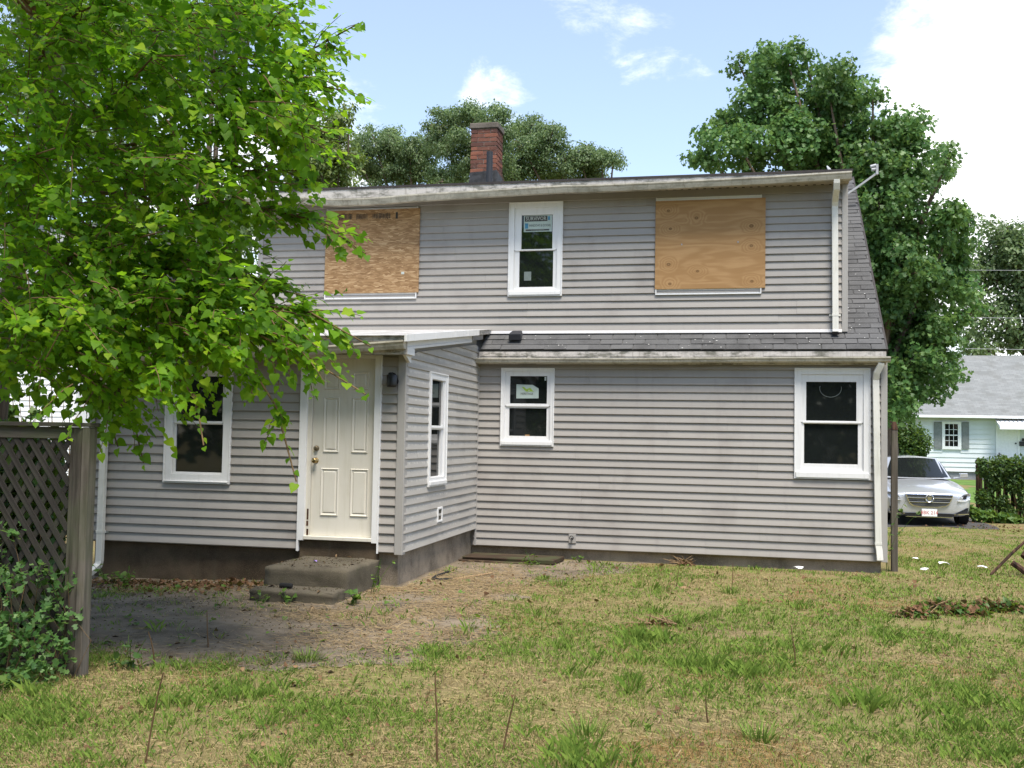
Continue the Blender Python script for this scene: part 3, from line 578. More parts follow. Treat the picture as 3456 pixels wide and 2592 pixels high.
# wall lamp with motion sensor by the door
lampm = MB().tube([FB(-3.735, 2.245, 0.0), FB(-3.735, 2.245, 0.03)], 0.05, 16); lampm.tube([FB(-3.735, 2.235, 0.03), FB(-3.735, 2.22, 0.07)], 0.018, 8)
lampm = lampm.build('wall_lamp', 'black_metal', house, smooth=False)
mb = MB(); mb.tube([FB(-3.735, 2.315, 0.105), FB(-3.735, 2.305, 0.11), FB(-3.735, 2.20, 0.115), FB(-3.735, 2.175, 0.115)], [0.045, 0.060, 0.056, 0.050], 14); mb.build('lamp_hood', 'black_metal', lampm, smooth=True)
# hose tap on its plate, dryer vent
hb = fbox(MB(), FM, -2.298, -2.197, 0.228, 0.352, 0.0, 0.026).build('tap_plate', 'corner_trim', house, bevel=0.003)
mb = MB().tube([FM(-2.25, 0.295, 0.02), FM(-2.25, 0.290, 0.075)], 0.012, 8); th = np.linspace(0, 2*math.pi, 13); mb.tube([FM(-2.25+0.026*math.cos(a), 0.305+0.026*math.sin(a), 0.078) for a in th], 0.006, 6); mb.build('tap', 'black_metal', hb)
dv = ring(MB(), FS, (12.03, 12.23, 0.605, 0.785), (12.055, 12.205, 0.630, 0.760), 0.0, 0.032).build('dryer_vent', 'white_trim', house, bevel=0.003)
fbox(MB(), FS, 12.055, 12.205, 0.630, 0.760, 0.0, 0.018).build('flap', 'grey_wood', dv)

# roofs
CO, SI = math.cos(R(38)), math.sin(R(38))
def slope_pt(x, s_, n=0.0): return (x, EAVE_Y+s_*CO-n*SI, EAVE_Z+s_*SI+n*CO)
def slab(mb, x0, x1, s0, s1, t=0.045, top=-0.011, m=0):
    return mb.hexa([slope_pt(x0, s0, top-t), slope_pt(x1, s0, top-t), slope_pt(x1, s1, top-t), slope_pt(x0, s1, top-t), slope_pt(x0, s0, top), slope_pt(x1, s0, top), slope_pt(x1, s1, top), slope_pt(x0, s1, top)], m)
S_TOP = (RIDGE_Y-EAVE_Y)/CO; S_D = (YU+0.05-EAVE_Y)/CO
RX0, RX1 = XL-0.02, 1.778
mb = MB(); slab(mb, XS+0.05, DX1, 0.0, S_D); slab(mb, DX1, RX1, 0.0, S_TOP); slab(mb, RX0, DX0, 0.9, S_TOP)
mb.hexa([(RX0, RIDGE_Y, RIDGE_Z-0.06), (RX1, RIDGE_Y, RIDGE_Z-0.06), (RX1, BACK_Y+0.1, 2.84), (RX0, BACK_Y+0.1, 2.84), (RX0, RIDGE_Y, RIDGE_Z-0.012), (RX1, RIDGE_Y, RIDGE_Z-0.012), (RX1, BACK_Y+0.1, 2.89), (RX0, BACK_Y+0.1, 2.89)])
roof = mb.build('roof', 'shingle', house)
_sm = {}
def shingle(x0, x1, s_, rs):
    L = round(x1-x0, 2); wob = rs.randrange(4); key = (L, wob)
    if key not in _sm:
        q = [0.0, 0.0015, -0.001, 0.003][wob]; a = 0.0085+q; T = 0.150
        def P(x, s, n): return (x, s*CO-n*SI, s*SI+n*CO)
        _sm[key] = MB().hexa([P(0, 0, a-0.005), P(L-0.006, 0, a-0.005+q), P(L-0.006, T, -0.004), P(0, T, -0.004), P(0, 0, a), P(L-0.006, 0, a+q), P(L-0.006, T, 0.0005), P(0, T, 0.0005)]).mesh('shingle', 'shingle')
    link('shingle', _sm[key], roof, Vector(slope_pt(x0, s_+rs.uniform(-0.002, 0.002), 0)))
rs = random.Random(11); EXPO = 0.127
for k in range(42):
    s_ = -0.018+k*EXPO; x0 = XS+0.06 if s_ < S_D-0.08 else DX1+0.004
    x = x0-(0.15 if k % 2 else 0.0)-rs.uniform(0, 0.05)
    while x < RX1-0.02:
        a, b = max(x, x0), min(x+0.305, RX1+0.006)
        if b-a > 0.03: shingle(a, b, s_, rs)
        x += 0.305
V = []; F = []
for _ in range(60):                            # flecks of old paint on the shingles
    if rs.random() < 0.62: x = rs.uniform(XS+0.2, 1.7); s_ = rs.uniform(0.0, 0.36)
    else: x = rs.uniform(1.36, 1.74); s_ = rs.uniform(0.3, 2.6)
    sz = rs.uniform(0.003, 0.009); o = len(V)
    for (a, b) in ((-1, -.5), (.6, -1), (1.1, .4), (-.4, 1)): V.append(slope_pt(x+a*sz*rs.uniform(.7, 1.3), s_+b*sz*1.2, 0.0135))
    F.append((o, o+1, o+2, o+3))
tag(link('paint_flecks', npmesh('paint_flecks', V, F, 'fleck_grey'), roof), kind='stuff')
# ridge and rake edging
mb = MB(); mb.hexa([slope_pt(RX1+0.001, -0.01, -0.075), slope_pt(RX1+0.024, -0.01, -0.075), slope_pt(RX1+0.024, S_TOP, -0.075), slope_pt(RX1+0.001, S_TOP, -0.075), slope_pt(RX1+0.001, -0.01, -0.002), slope_pt(RX1+0.024, -0.01, -0.002), slope_pt(RX1+0.024, S_TOP, -0.002), slope_pt(RX1+0.001, S_TOP, -0.002)])
mb.build('rake_board', 'drip_dark', house)
# dormer roof
t0 = 0.03; X0, X1 = DX0-0.10, 1.372
dr = MB().hexa([(X0, 13.842, 5.213-t0), (X1, 13.842, 5.203-t0), (X1, RIDGE_Y, RIDGE_Z-t0+.02), (X0, RIDGE_Y, RIDGE_Z-t0+.02), (X0, 13.842, 5.215), (X1, 13.842, 5.205), (X1, RIDGE_Y, RIDGE_Z+.02), (X0, RIDGE_Y, RIDGE_Z+.02)]).build('dormer_roof', 'drip_dark', house)
MB().box(X0+0.01, X1-0.02, 13.852, 13.872, 5.055, 5.181).build('fascia', 'fascia_stained', house)
MB().box(X0+0.02, X1-0.03, 13.873, YU+0.02, 5.076, 5.09).build('soffit', 'soffit', house)
mb = MB(); x = DX0
while x < 1.30: mb.box(x, x+0.035, YU-0.05, YU-0.028, 5.0705, 5.0755); x += 0.1025
mb.build('soffit_slots', 'dark_hole', house)
# lower eave
MB().box(XS+0.03, RX1, 13.842, 13.866, 2.655, 2.828).build('fascia', 'fascia_stained', house)
MB().box(XS+0.03, RX1-0.02, 13.867, YM+0.01, 2.678, 2.692).build('soffit', 'soffit', house)
mb = MB(); rs = random.Random(9); x = XS+0.05
while x < 1.7:
    L = rs.uniform(0.4, 1.0); mb.box(x, min(x+L, 1.775), 13.834, 13.8415, 2.765+rs.uniform(-.006, .014), 2.822); x += L+rs.uniform(0.02, 0.3)
mb.build('drip_edge', 'fascia_stained', house)
# gutters
def gutter(path, D, H=0.085, hangers=()):
    prof = [(0.012, -0.008), (0.012, 0.0), (0.0, 0.0), (0.0, -0.018), (0.012, -0.034), (0.018, -0.055), (0.034, -H), (D, -H), (D, -0.004)]
    mb = MB(); n = len(prof); vs = []
    for (x, y, z) in path: vs += [(x, y+dy, z+dz) for (dy, dz) in prof]
    fs = [(i*n+k, (i+1)*n+k, (i+1)*n+k+1, i*n+k+1) for i in range(len(path)-1) for k in range(n-1)]
    mb.add(vs, fs)
    g = mb.build('gutter', 'gutter_white', house); md = g.modifiers.new('thickness', 'SOLIDIFY'); md.thickness = 0.0022; md.offset = 0
    for e in (0, len(path)-1):
        x, y, z = path[e]; sgn = -1 if (path[e][0] < path[len(path)-1-e][0]) else 1
        MB().prism([(y+dy, z+dz) for (dy, dz) in prof[2:]], lambda p, t: (t, p[0], p[1]), x+sgn*0.0015, x+sgn*0.0045).build('end_cap', 'gutter_white', g)
    for (x, y, z) in hangers: MB().hexa([(x, y, z-.012), (x+.025, y, z-.012), (x+.05, y+D, z-.03), (x+.025, y+D, z-.03), (x, y, z-.002), (x+.025, y, z-.002), (x+.05, y+D, z-.012), (x+.025, y+D, z-.012)]).build('hanger', 'white_trim', g)
    return g
UG = [(-7.2, 5.085), (-6.6, 5.085), (-6.29, 5.074), (-6.0, 5.045), (-5.71, 5.024), (-5.25, 5.022), (-4.95, 5.033), (-4.66, 5.049), (-3.83, 5.069), (-3.1, 5.088), (-2.4, 5.103), (-2.09, 5.094), (-1.0, 5.102), (0.21, 5.121), (1.346, 5.151)]
gutter([(x, 13.742, z) for (x, z) in UG], 0.108, 0.092, [(x, 13.745, z) for (x, z) in ((-4.66, 5.049), (-3.83, 5.069))])
gutter([(-3.645, 13.722, 2.733), (-1.5, 13.722, 2.732), (0.3, 13.722, 2.748), (1.815, 13.722, 2.754)], 0.118, 0.070, [(-3.48+0.8*k-(0.14 if k else 0), 13.725, 2.733) for k in range(6)])
gutter([(-7.62, 10.345, 2.500), (-6.5, 10.345, 2.535), (-5.4, 10.345, 2.565), (-4.44, 10.345, 2.600), (-3.515, 10.345, 2.662)], 0.105, 0.088)
# addition roof
ZB = lambda y: 2.712+0.1207*(y-10.40)
def broof(mb, x0, x1, ya, yb, t, dz=0.0, m=0): return mb.hexa([(x0, ya, ZB(ya)+dz-t), (x1, ya, ZB(ya)+dz-t), (x1, yb, ZB(yb)+dz-t), (x0, yb, ZB(yb)+dz-t), (x0, ya, ZB(ya)+dz), (x1, ya, ZB(ya)+dz), (x1, yb, ZB(yb)+dz), (x0, yb, ZB(yb)+dz)], m)
ar = broof(MB(), XL-0.12, -3.495, 10.43, YU-0.005, 0.06).build('addition_roof', 'fascia_stained', house)
for k, (ya, yb) in enumerate(((10.40, 11.35), (11.30, 12.28), (12.23, 13.20), (13.15, YU-0.03))): broof(MB(), XL-0.13, -3.49+0.004*k, ya, yb, 0.005, 0.006+0.0005*k).build('roofing_sheet', 'roll_roofing', ar)
MB().box(XL-0.11, -3.50, 10.452, 10.474, 2.515, 2.69).build('fascia', 'fascia_stained', house); MB().box(XL-0.1, -3.60, 10.475, YB+0.01, 2.545, 2.56).build('soffit', 'soffit', house)
def rake(mb, x0, x1, ya, yb, d0, d1): return mb.hexa([(x0, ya, ZB(ya)+d0), (x1, ya, ZB(ya)+d0), (x1, yb, ZB(yb)+d0), (x0, yb, ZB(yb)+d0), (x0, ya, ZB(ya)+d1), (x1, ya, ZB(ya)+d1), (x1, yb, ZB(yb)+d1), (x0, yb, ZB(yb)+d1)])
for k, (ya, yb) in enumerate(((10.33, 10.47), (10.472, 11.42), (11.424, 12.21), (12.214, 12.84), (12.80, 13.38))): rake(MB(), -3.494, -3.468+0.003*(k == 4), ya, yb, -0.062, 0.016).build('rake_trim', 'white_trim', house, bevel=0.002)
rake(MB(), -3.60, -3.545, 10.46, 13.30, -0.125, -0.060).build('rake_board', 'white_trim', house); rake(MB(), -3.60, -3.530, 10.47, 13.25, -0.155, -0.126).build('rake_board', 'white_trim', house, bevel=0.003)
rake(MB(), -3.60, -3.535, 13.30, 13.86, -0.13, -0.064).build('flashing', 'galvanised', house)
MB().box(-3.602, -3.525, 10.455, 10.80, 2.525, 2.60).build('eave_return', 'white_trim', house, bevel=0.004); MB().prism([(10.60, 2.524), (10.80, 2.524), (10.80, 2.45), (10.76, 2.45)], lambda p, t: (t, p[0], p[1]), -3.60, -3.565).build('eave_return', 'white_trim', house)
# downspouts
def downspout(path, straps, w=0.078, d=0.060):
    o = MB().rect_tube(path, w, d).build('downspout', 'downspout_white', house, bevel=0.006)
    for z in straps:
        k = min(range(len(path)), key=lambda q: abs(path[q][2]-z)); 
        x = float(np.interp(z, [p[2] for p in path[::-1]], [p[0] for p in path[::-1]])); y = float(np.interp(z, [p[2] for p in path[::-1]], [p[1] for p in path[::-1]]))
        mb = MB(); mb.box(x-w/2-0.003, x+w/2+0.003, y-d/2-0.003, y+d/2+0.02, z-0.016, z+0.016); mb.box(x-w/2-0.035, x+w/2+0.035, y+d/2+0.012, y+d/2+0.016, z-0.012, z+0.012); mb.build('strap', 'downspout_white', o)
    return o
downspout([(1.166, 13.80, 5.062), (1.166, 13.805, 5.02), (1.167, 13.84, 4.955), (1.167, 14.04, 4.84), (1.167, 14.082, 4.78), (1.167, 14.085, 4.72), (1.176, 14.085, 3.14), (1.176, 14.075, 3.098)], [3.33])
MB().box(1.130, 1.222, 14.03, 14.07, 3.07, 3.097).build('downspout_mouth', 'dark_hole', house)
downspout([(1.710, 13.785, 2.68), (1.705, 13.790, 2.655), (1.660, 13.83, 2.55), (1.655, 13.868, 2.47), (1.655, 13.872, 2.40), (1.684, 13.872, 0.36), (1.694, 13.865, 0.30), (1.702, 13.845, 0.17)], [0.385])
downspout([(-7.265, 10.40, 2.43), (-7.265, 10.42, 2.39), (-7.265, 10.66, 2.26), (-7.265, 10.712, 2.18), (-7.268, 10.712, 0.14), (-7.272, 10.70, 0.09), (-7.295, 10.63, 0.035), (-7.33, 10.53, -0.02)], [0.475])
# roof vent
mb = MB().hexa([(-3.19, 13.93, 2.99), (-3.01, 13.93, 2.99), (-3.01, 14.07, 3.08), (-3.19, 14.07, 3.08), (-3.185, 13.91, 3.085), (-3.015, 13.91, 3.085), (-3.03, 14.08, 3.145), (-3.17, 14.08, 3.145)]); rv = mb.build('roof_vent', 'vent_black', house, bevel=0.012)
# chimney
CX0, CX1, CY0, CY1 = -4.593, -4.135, 16.90, 17.34
chim = MB().box(CX0+0.014, CX1-0.014, CY0+0.014, CY1-0.014, 5.6, 6.93).build('chimney', 'mortar', house)
rs = random.Random(21); PITCH_B = 0.0755
_bk = {}
def brick(x0, x1, y0, y1, z):
    key = (round(x1-x0, 2), round(y1-y0, 2), rs.randrange(3))
    if key not in _bk:
        L, D, H = x1-x0, y1-y0, 0.061; j = lambda: rs.uniform(-0.003, 0.003); P = [(j(), j(), j()), (L+j(), j(), j()), (L+j(), D+j(), j()), (j(), D+j(), j()), (j(), j(), H+j()), (L+j(), j(), H+j()), (L+j(), D+j(), H+j()), (j(), D+j(), H+j())]
        _bk[key] = MB().hexa(P).mesh('brick', 'brick')
    link('brick', _bk[key], chim, Vector((x0+rs.uniform(-.003, .003), y0+rs.uniform(-.004, .004), z+rs.uniform(-.002, .002))))
for k in range(14):
    z = 5.868+k*PITCH_B
    if z > 6.90: break
    W_, D_ = CX1-CX0, CY1-CY0
    if k % 2 == 0:
        brick(CX0, CX0+0.222, CY0, CY0+0.10, z); brick(CX0+0.234, CX1, CY0, CY0+0.10, z); brick(CX1-0.10, CX1, CY0+0.112, CY0+0.325, z); brick(CX1-0.10, CX1, CY0+0.337, CY1, z)
    else:
        brick(CX0, CX0+0.115, CY0, CY0+0.10, z); brick(CX0+0.127, CX0+0.335, CY0, CY0+0.10, z); brick(CX1-0.112, CX1, CY0, CY0+0.205, z); brick(CX1-0.10, CX1, CY0+0.217, CY1, z)
MB().box(CX0-0.022, CX1+0.024, CY0-0.022, CY1+0.024, 6.925, 7.022).build('chimney_cap', 'cap_concrete', chim, bevel=0.012)
mb = MB(); mb.hexa([(CX0-.02, CY0-.022, 5.85), (CX1+.02, CY0-.022, 5.85), (CX1+.02, CY1+.02, 5.95), (CX0-.02, CY1+.02, 5.95), (CX0-.008, CY0-.012, 6.165), (CX1+.008, CY0-.012, 6.19), (CX1+.008, CY1+.01, 6.15), (CX0-.008, CY1+.01, 6.15)]); mb.build('flashing', 'tar', chim)
MB().tube([(-4.18, 16.60, 5.78), (-4.18, 16.60, 6.427)], 0.053, 16).build('vent_pipe', 'vent_black', house)
# satellite dish
dish = thing('satellite_dish', (1.56, 17.1, 5.38), 'grey satellite dish with its arm sticking out past the roof corner', 'satellite dish')
C_ = Vector((1.44, 17.12, 5.86)); n_ = Vector((0.80, -0.30, 0.52)).normalized(); a_ = n_.cross(Vector((0, 0, 1))).normalized(); b_ = a_.cross(n_).normalized()
mb = MB(); rings = 5; seg = 24; vs = [tuple(C_-n_*0.05)]
for r_ in range(1, rings+1):
    q = r_/rings
    for k in range(seg): th = 2*math.pi*k/seg; vs.append(tuple(C_+(a_*math.cos(th)*0.25+b_*math.sin(th)*0.285)*q+n_*(-0.05+0.06*q*q)))
fs = [(0, 1+k, 1+(k+1) % seg) for k in range(seg)]+[(1+(r_-1)*seg+k, 1+r_*seg+k, 1+r_*seg+(k+1) % seg, 1+(r_-1)*seg+(k+1) % seg) for r_ in range(1, rings) for k in range(seg)]
rf = mb.add(vs, fs).build('reflector', 'dish_grey', dish, smooth=True); md = rf.modifiers.new('thickness', 'SOLIDIFY'); md.thickness = 0.008
MB().tube([tuple(C_-n_*0.05), (1.56, 17.12, 5.72), (1.56, 17.1, 5.36)], 0.022, 8).build('mast', 'galvanised', dish)
MB().rect_tube([(1.52, 17.05, 5.56), (1.78, 17.03, 5.735), (2.046, 17.0, 5.925)], 0.035, 0.035).build('arm', 'dish_grey', dish)
mb = MB().box(2.03, 2.065, 16.97, 17.03, 5.90, 6.06); mb.tube([(2.035, 17, 6.05), (1.95, 17.0, 6.03)], 0.026, 10); mb.tube([(2.035, 17, 5.99), (1.965, 17.0, 5.98)], 0.026, 10); mb.build('receiver', 'dish_grey', dish)

# ------------------------------------------------------------------ concrete steps
steps = thing('concrete_steps', (-4.3, 10.1, 0), 'two mossy concrete steps below the cream door', 'steps')
def rough_block(x0, x1, y0, y1, z0, z1, seed):
    nx, ny, nz = 14, 10, 4; rs = np.random.default_rng(seed); mb = MB()
    import bmesh
    bm = bmesh.new(); bmesh.ops.create_cube(bm, size=1.0); bmesh.ops.subdivide_edges(bm, edges=bm.edges[:], cuts=9, use_grid_fill=True)
    for v in bm.verts:
        p = v.co.copy(); q = Vector((x0+(p.x+.5)*(x1-x0), y0+(p.y+.5)*(y1-y0), z0+(p.z+.5)*(z1-z0)))
        e = sum(1 for t_ in p if abs(abs(t_)-.5) < 1e-4)
        k = 0.006 if e < 2 else 0.014
        d = Vector((vn3(q, 1)-.5, vn3(q, 2)-.5, vn3(q, 3)-.5))*k*2
        if e >= 2: q += Vector(tuple(-math.copysign(0.011, t_) if abs(abs(t_)-.5) < 1e-4 else 0 for t_ in p))
        v.co = q+d
    me = bpy.data.meshes.new('step'); bm.to_mesh(me); bm.free(); me.materials.append(MATS['step_concrete']); me.polygons.foreach_set('use_smooth', [True]*len(me.polygons)); return link('step', me, steps)
def vn3(p, s_): return float(vnoise(p.x*1.0+p.z*3.1, p.y+p.z*2.3, 9.0, s_))
rough_block(-4.765, -3.865, 9.80, YB+0.03, -0.1, 0.302, 1); rough_block(-4.755, -3.865, 9.46, 9.815, -0.1, 0.118, 2)
tag(MB().box(-0.07, 0.07, -0.028, 0.028, 0, 0.05).build('black_shoe_scrap', 'rubber', None, Vector((-4.42, 9.60, 0.118)), bevel=0.02), 'black rubber scrap lying on the lower concrete step', 'scrap')
tag(MB().add([(0, 0, 0), (0.03, -0.01, 0.012), (0.045, -0.05, 0.004), (0.012, -0.05, 0.02), (-0.005, -0.03, 0.003)], [(0, 1, 3), (1, 2, 3), (0, 3, 4)]).build('wrapper', ['purple_wrap'], None, Vector((-4.40, 10.25, 0.308))), 'crumpled purple wrapper on the upper concrete step', 'wrapper')
# rotten board lying by the inner corner
tag(MB().hexa([(-0.62, -.22, 0), (0.60, -.30, 0), (0.66, .22, 0), (-0.60, .24, 0), (-0.64, -.24, .055), (0.60, -.30, .06), (0.66, .22, .062), (-0.60, .24, .06)]).build('rotten_board', 'rotten_wood', None, Vector((-2.98, 13.50, 0.01)), bevel=0.012), 'dark rotten board lying flat against the wall by the inner corner', 'board')
tag(MB().hexa([(-0.62, -.14, 0), (0.45, -.18, 0), (0.45, .12, 0), (-0.60, .12, 0), (-0.64, -.14, .04), (0.42, -.18, .035), (0.45, .12, .04), (-0.60, .12, .04)]).build('rotten_board', 'rotten_wood', None, Vector((-3.02, 13.36, -0.012)), bevel=0.01), 'lower dark rotten board jutting out under another by the inner corner', 'board')
st = thing('tool_stick', (-3.2, 11.45, 0.02), 'orange stick with a curved dark end lying on the patio', 'stick')
MB().tube([(-3.22, 11.42, 0.02), (-3.05, 11.68, 0.03), (-2.88, 11.95, 0.045)], [0.013, 0.012, 0.010], 7).build('handle', 'dry_stalk', st); MB().tube([(-3.22, 11.42, 0.018), (-3.34, 11.33, 0.015), (-3.44, 11.38, 0.018), (-3.47, 11.60, 0.02), (-3.42, 11.78, 0.04), (-3.36, 11.82, 0.06)], [0.024, 0.026, 0.024, 0.02, 0.014, 0.01], 8).build('hook', 'rubber', st)

# ------------------------------------------------------------------ lattice fence
fence = thing('lattice_fence', (-4.36, 6.2, 0), 'weathered grey lattice fence panel with its end post', 'fence')
FY = 6.22
MB().box(-4.421, -4.357, FY-0.045, FY+0.045, -0.2, 1.672).build('post', 'dark_post', fence, bevel=0.006); MB().box(-4.354, -4.298, FY-0.05, FY+0.04, -0.2, 1.676).build('post', 'grey_wood', fence, bevel=0.006)
MB().box(-6.6, -4.292, FY-0.055, FY+0.055, 1.678, 1.706).build('cap_rail', 'rail_wood', fence, bevel=0.004); MB().box(-6.6, -4.423, FY-0.03, FY+0.02, 1.595, 1.676).build('rail', 'rail_wood', fence, bevel=0.004)
MB().box(-4.458, -4.423, FY-0.03, FY+0.02, 0.09, 1.594).build('stile', 'dark_post', fence, bevel=0.004); MB().box(-6.6, -4.459, FY-0.03, FY+0.02, 0.03, 0.09).build('rail', 'rail_wood', fence, bevel=0.004)
X0, X1, Z0, Z1 = -6.6, -4.46, 0.09, 1.594; ang = R(55); dx, dz = math.cos(ang), math.sin(ang); _lt = {}
def clip_line(px_, pz_, ex, ez):
    t0, t1 = -9, 9
    for (p, d, lo, hi) in ((px_, ex, X0, X1), (pz_, ez, Z0, Z1)):
        a, b = (lo-p)/d, (hi-p)/d
        if a > b: a, b = b, a
        t0, t1 = max(t0, a), min(t1, b)
    return t0, t1
for sgn, yy in ((-1, FY-0.016), (1, FY-0.004)):
    for k in range(46):
        px_ = X0-2.0+k*0.106; ta, tb = clip_line(px_, Z0 if sgn > 0 else Z1, dx, dz*sgn)
        if tb-ta < 0.06: continue
        L = tb-ta; zz_ = Z0 if sgn > 0 else Z1; c = Vector((px_+dx*(ta+tb)/2, yy, zz_+sgn*dz*(ta+tb)/2))
        o = link('slat', MB().box(-L/2, L/2, -0.0055, 0.0055, -0.019, 0.019).mesh('slat', 'slat_wood'), fence, mw=Matrix.Translation(c) @ Matrix.Rotation(-sgn*ang, 4, 'Y'))
# ------------------------------------------------------------------ leaning post beside the corner
post = thing('wooden_post', (1.925, 14.25, 0), 'weathered wooden post beside the grey house corner', 'post')
MB().hexa([(1.885, 14.2, -.1), (1.968, 14.2, -.1), (1.968, 14.28, -.1), (1.885, 14.28, -.1), (1.888, 14.2, 1.83), (1.966, 14.2, 1.83), (1.966, 14.28, 1.83), (1.888, 14.28, 1.83)]).build('shaft', 'grey_wood', post, bevel=0.008)
MB().hexa([(1.883, 14.195, 1.83), (1.971, 14.195, 1.83), (1.971, 14.285, 1.83), (1.883, 14.285, 1.83), (1.905, 14.22, 1.94), (1.948, 14.22, 1.94), (1.948, 14.26, 1.94), (1.905, 14.26, 1.94)]).build('cap', 'charred_wood', post, bevel=0.006)

# ------------------------------------------------------------------ house across the way
NY = 48.0
def nb(x, y, Y=NY): return at((2950+x/3.318)/1.5624, (1350+y/3.318)/1.5624, Y)
gl = nb(385, 180); bt = nb(900, 800); NX0 = nb(430, 500).x; NX1 = NX0+13; GZ = gzf(9, NY)
nbh = thing('neighbour_house', ((NX0+NX1)/2, NY+4, GZ), 'pale blue-white bungalow with grey shutters beyond the parked car', 'house')
zf = bt.z; ze = nb(700, 195).z
nw = MB().box(NX0, NX1, NY+0.03, NY+9, zf, ze+0.1).build('wall', 'nb_siding', nbh); MB().box(NX0+0.05, NX1-0.05, NY+0.08, NY+8.9, GZ-0.3, zf-0.002).build('foundation', 'nb_foundation', nbh)
ridge = at(2050, 770, NY+4.5).z
nr = MB(); sl = math.hypot(4.9, ridge-ze); nr_ang = math.atan2(ridge-ze-0.05, 4.9)
o = MB().box(NX0-0.35-NX0, NX1-NX0+0.4, 0, sl, -0.08, 0).build('roof', 'nb_roof', nbh, None); o.matrix_basis = Matrix.Translation((NX0, NY-0.4, ze+0.08)) @ Matrix.Rotation(nr_ang, 4, 'X'); roof_n = o
o = MB().box(NX0-0.35-NX0, NX1-NX0+0.4, 0, sl, -0.08, 0).build('roof', 'nb_roof', nbh, None); o.matrix_basis = Matrix.Translation((NX0, NY+9.4, ze+0.08)) @ Matrix.Rotation(math.pi-nr_ang, 4, 'X') @ Matrix.Scale(-1, 4, (0, 0, 1))
MB().prism([(NY+0.03, ze+0.1), (NY+9, ze+0.1), (NY+4.5, ridge-0.15)], lambda p, t: (t, p[0], p[1]), NX0, NX1).build('gable', 'nb_siding', nbh)
MB().box(NX0-0.35, NX1+0.4, NY-0.52, NY-0.39, ze-0.02, ze+0.09).build('gutter', 'nb_white', nbh, bevel=0.01)
MB().box(NX0+6.2, NX0+6.9, NY+4.2, NY+4.9, ridge-0.3, ridge+0.12).build('chimney', 'brick', nbh)
def nrect(x0, y0, x1, y1): a = nb(x0, y0); b = nb(x1, y1); return a.x, b.x, b.z, a.z
wx0, wx1, wz0, wz1 = nrect(760, 240, 975, 555); gx0, gx1, gz0, gz1 = nrect(792, 268, 938, 520)
dx0n, dx1n, dz0n, dz1n = nrect(1390, 300, 1605, 735)
zc = zf; k = 0; _nbm = {}
while zc < ze-0.05:
    segs = [(NX0, NX1)]
    for (h0, h1, g0, g1) in ((wx0+.02, wx1-.02, wz0, wz1), (dx0n-.1, dx1n+.1, dz0n-1, dz1n)):
        if g0 < zc+0.15 and g1 > zc+0.05:
            segs = [q for (a, b) in segs for q in ((a, min(b, h0)), (max(a, h1), b)) if q[1]-q[0] > 0.05]
    for (a, b) in segs:
        L = round(b-a, 2); 
        if L not in _nbm: _nbm[L] = MB().hexa([(0, -.032, 0), (L, -.032, 0), (L, 0, 0), (0, 0, 0), (0, -.004, .2), (L, -.004, .2), (L, 0, .2), (0, 0, .2)]).mesh('siding_board', 'nb_siding')
        link('siding_board', _nbm[L], nw, Vector((a, NY+0.03, zc)))
    zc += 0.203
FN = front(NY)
wn_ = ring(MB(), FN, (wx0, wx1, wz0, wz1), (gx0, gx1, gz0, gz1), -0.02, 0.05).build('window', 'nb_white', nbh)
fbox(MB(), FN, gx0, gx1, gz0, gz1, -0.02, 0.0).build('pane', 'glass', wn_)
mb = MB(); zm = (gz0+gz1)/2
for kx in (1, 2): xx = gx0+(gx1-gx0)*kx/3; fbox(mb, FN, xx-.009, xx+.009, gz0, gz1, 0.001, 0.016)
for zz_ in ((gz0+zm)/2, (gz1+zm)/2): fbox(mb, FN, gx0, gx1, zz_-.009, zz_+.009, 0.001, 0.012)
fbox(mb, FN, gx0, gx1, zm-.022, zm+.022, 0.001, 0.03); mb.build('muntins', 'nb_white', wn_)
for (a, b) in ((670, 755), (982, 1062)):
    s0, s1, t0, t1 = nrect(a, 245, b, 550); mb = MB(); fbox(mb, FN, s0, s1, t0, t1, 0.02, 0.045); fbox(mb, FN, s0+.03, s1-.03, t0+.05, (t0+t1)/2-.03, 0.045, 0.052); fbox(mb, FN, s0+.03, s1-.03, (t0+t1)/2+.03, t1-.05, 0.045, 0.052); mb.build('shutter', 'shutter_grey', nbh)
dn = fbox(MB(), FN, dx0n, dx1n, dz0n, dz1n, -0.02, 0.01).build('door', 'nb_white', nbh)
for r_ in range(3):
    for c_ in range(2):
        w_ = (dx1n-dx0n); a = dx0n+w_*(0.12+0.42*c_); h_ = dz1n-dz0n; z_ = dz0n+h_*(0.06+0.31*r_); fbox(MB(), FN, a, a+w_*0.34, z_, z_+h_*0.25, 0.0101, 0.02).build('door_panel', 'nb_white', dn, bevel=0.006)
MB().tube([FN(dx1n-0.07, dz0n+0.95, 0.01), FN(dx1n-0.07, dz0n+0.95, 0.07)], 0.035, 8).build('door_knob', 'black_metal', dn)
mb = MB(); fbox(mb, FN, dx0n-.10, dx0n, GZ+.2, dz1n+.08, 0.0, 0.05); fbox(mb, FN, dx1n, dx1n+.10, GZ+.2, dz1n+.08, 0.0, 0.05); mb.build('door_casing', 'nb_white', nbh)
a0 = nb(1345, 205); a1 = nb(1385, 290, NY-1.0)
mb = MB(); n_r = 7
for k in range(16):
    xa = a0.x+k*0.17; mb.hexa([(xa, NY-1.0, a1.z), (xa+.12, NY-1.0, a1.z), (xa+.12, NY-0.05, a0.z-.04), (xa, NY-0.05, a0.z-.04), (xa, NY-1.0, a1.z+.025), (xa+.12, NY-1.0, a1.z+.025), (xa+.12, NY-0.05, a0.z), (xa, NY-0.05, a0.z)])
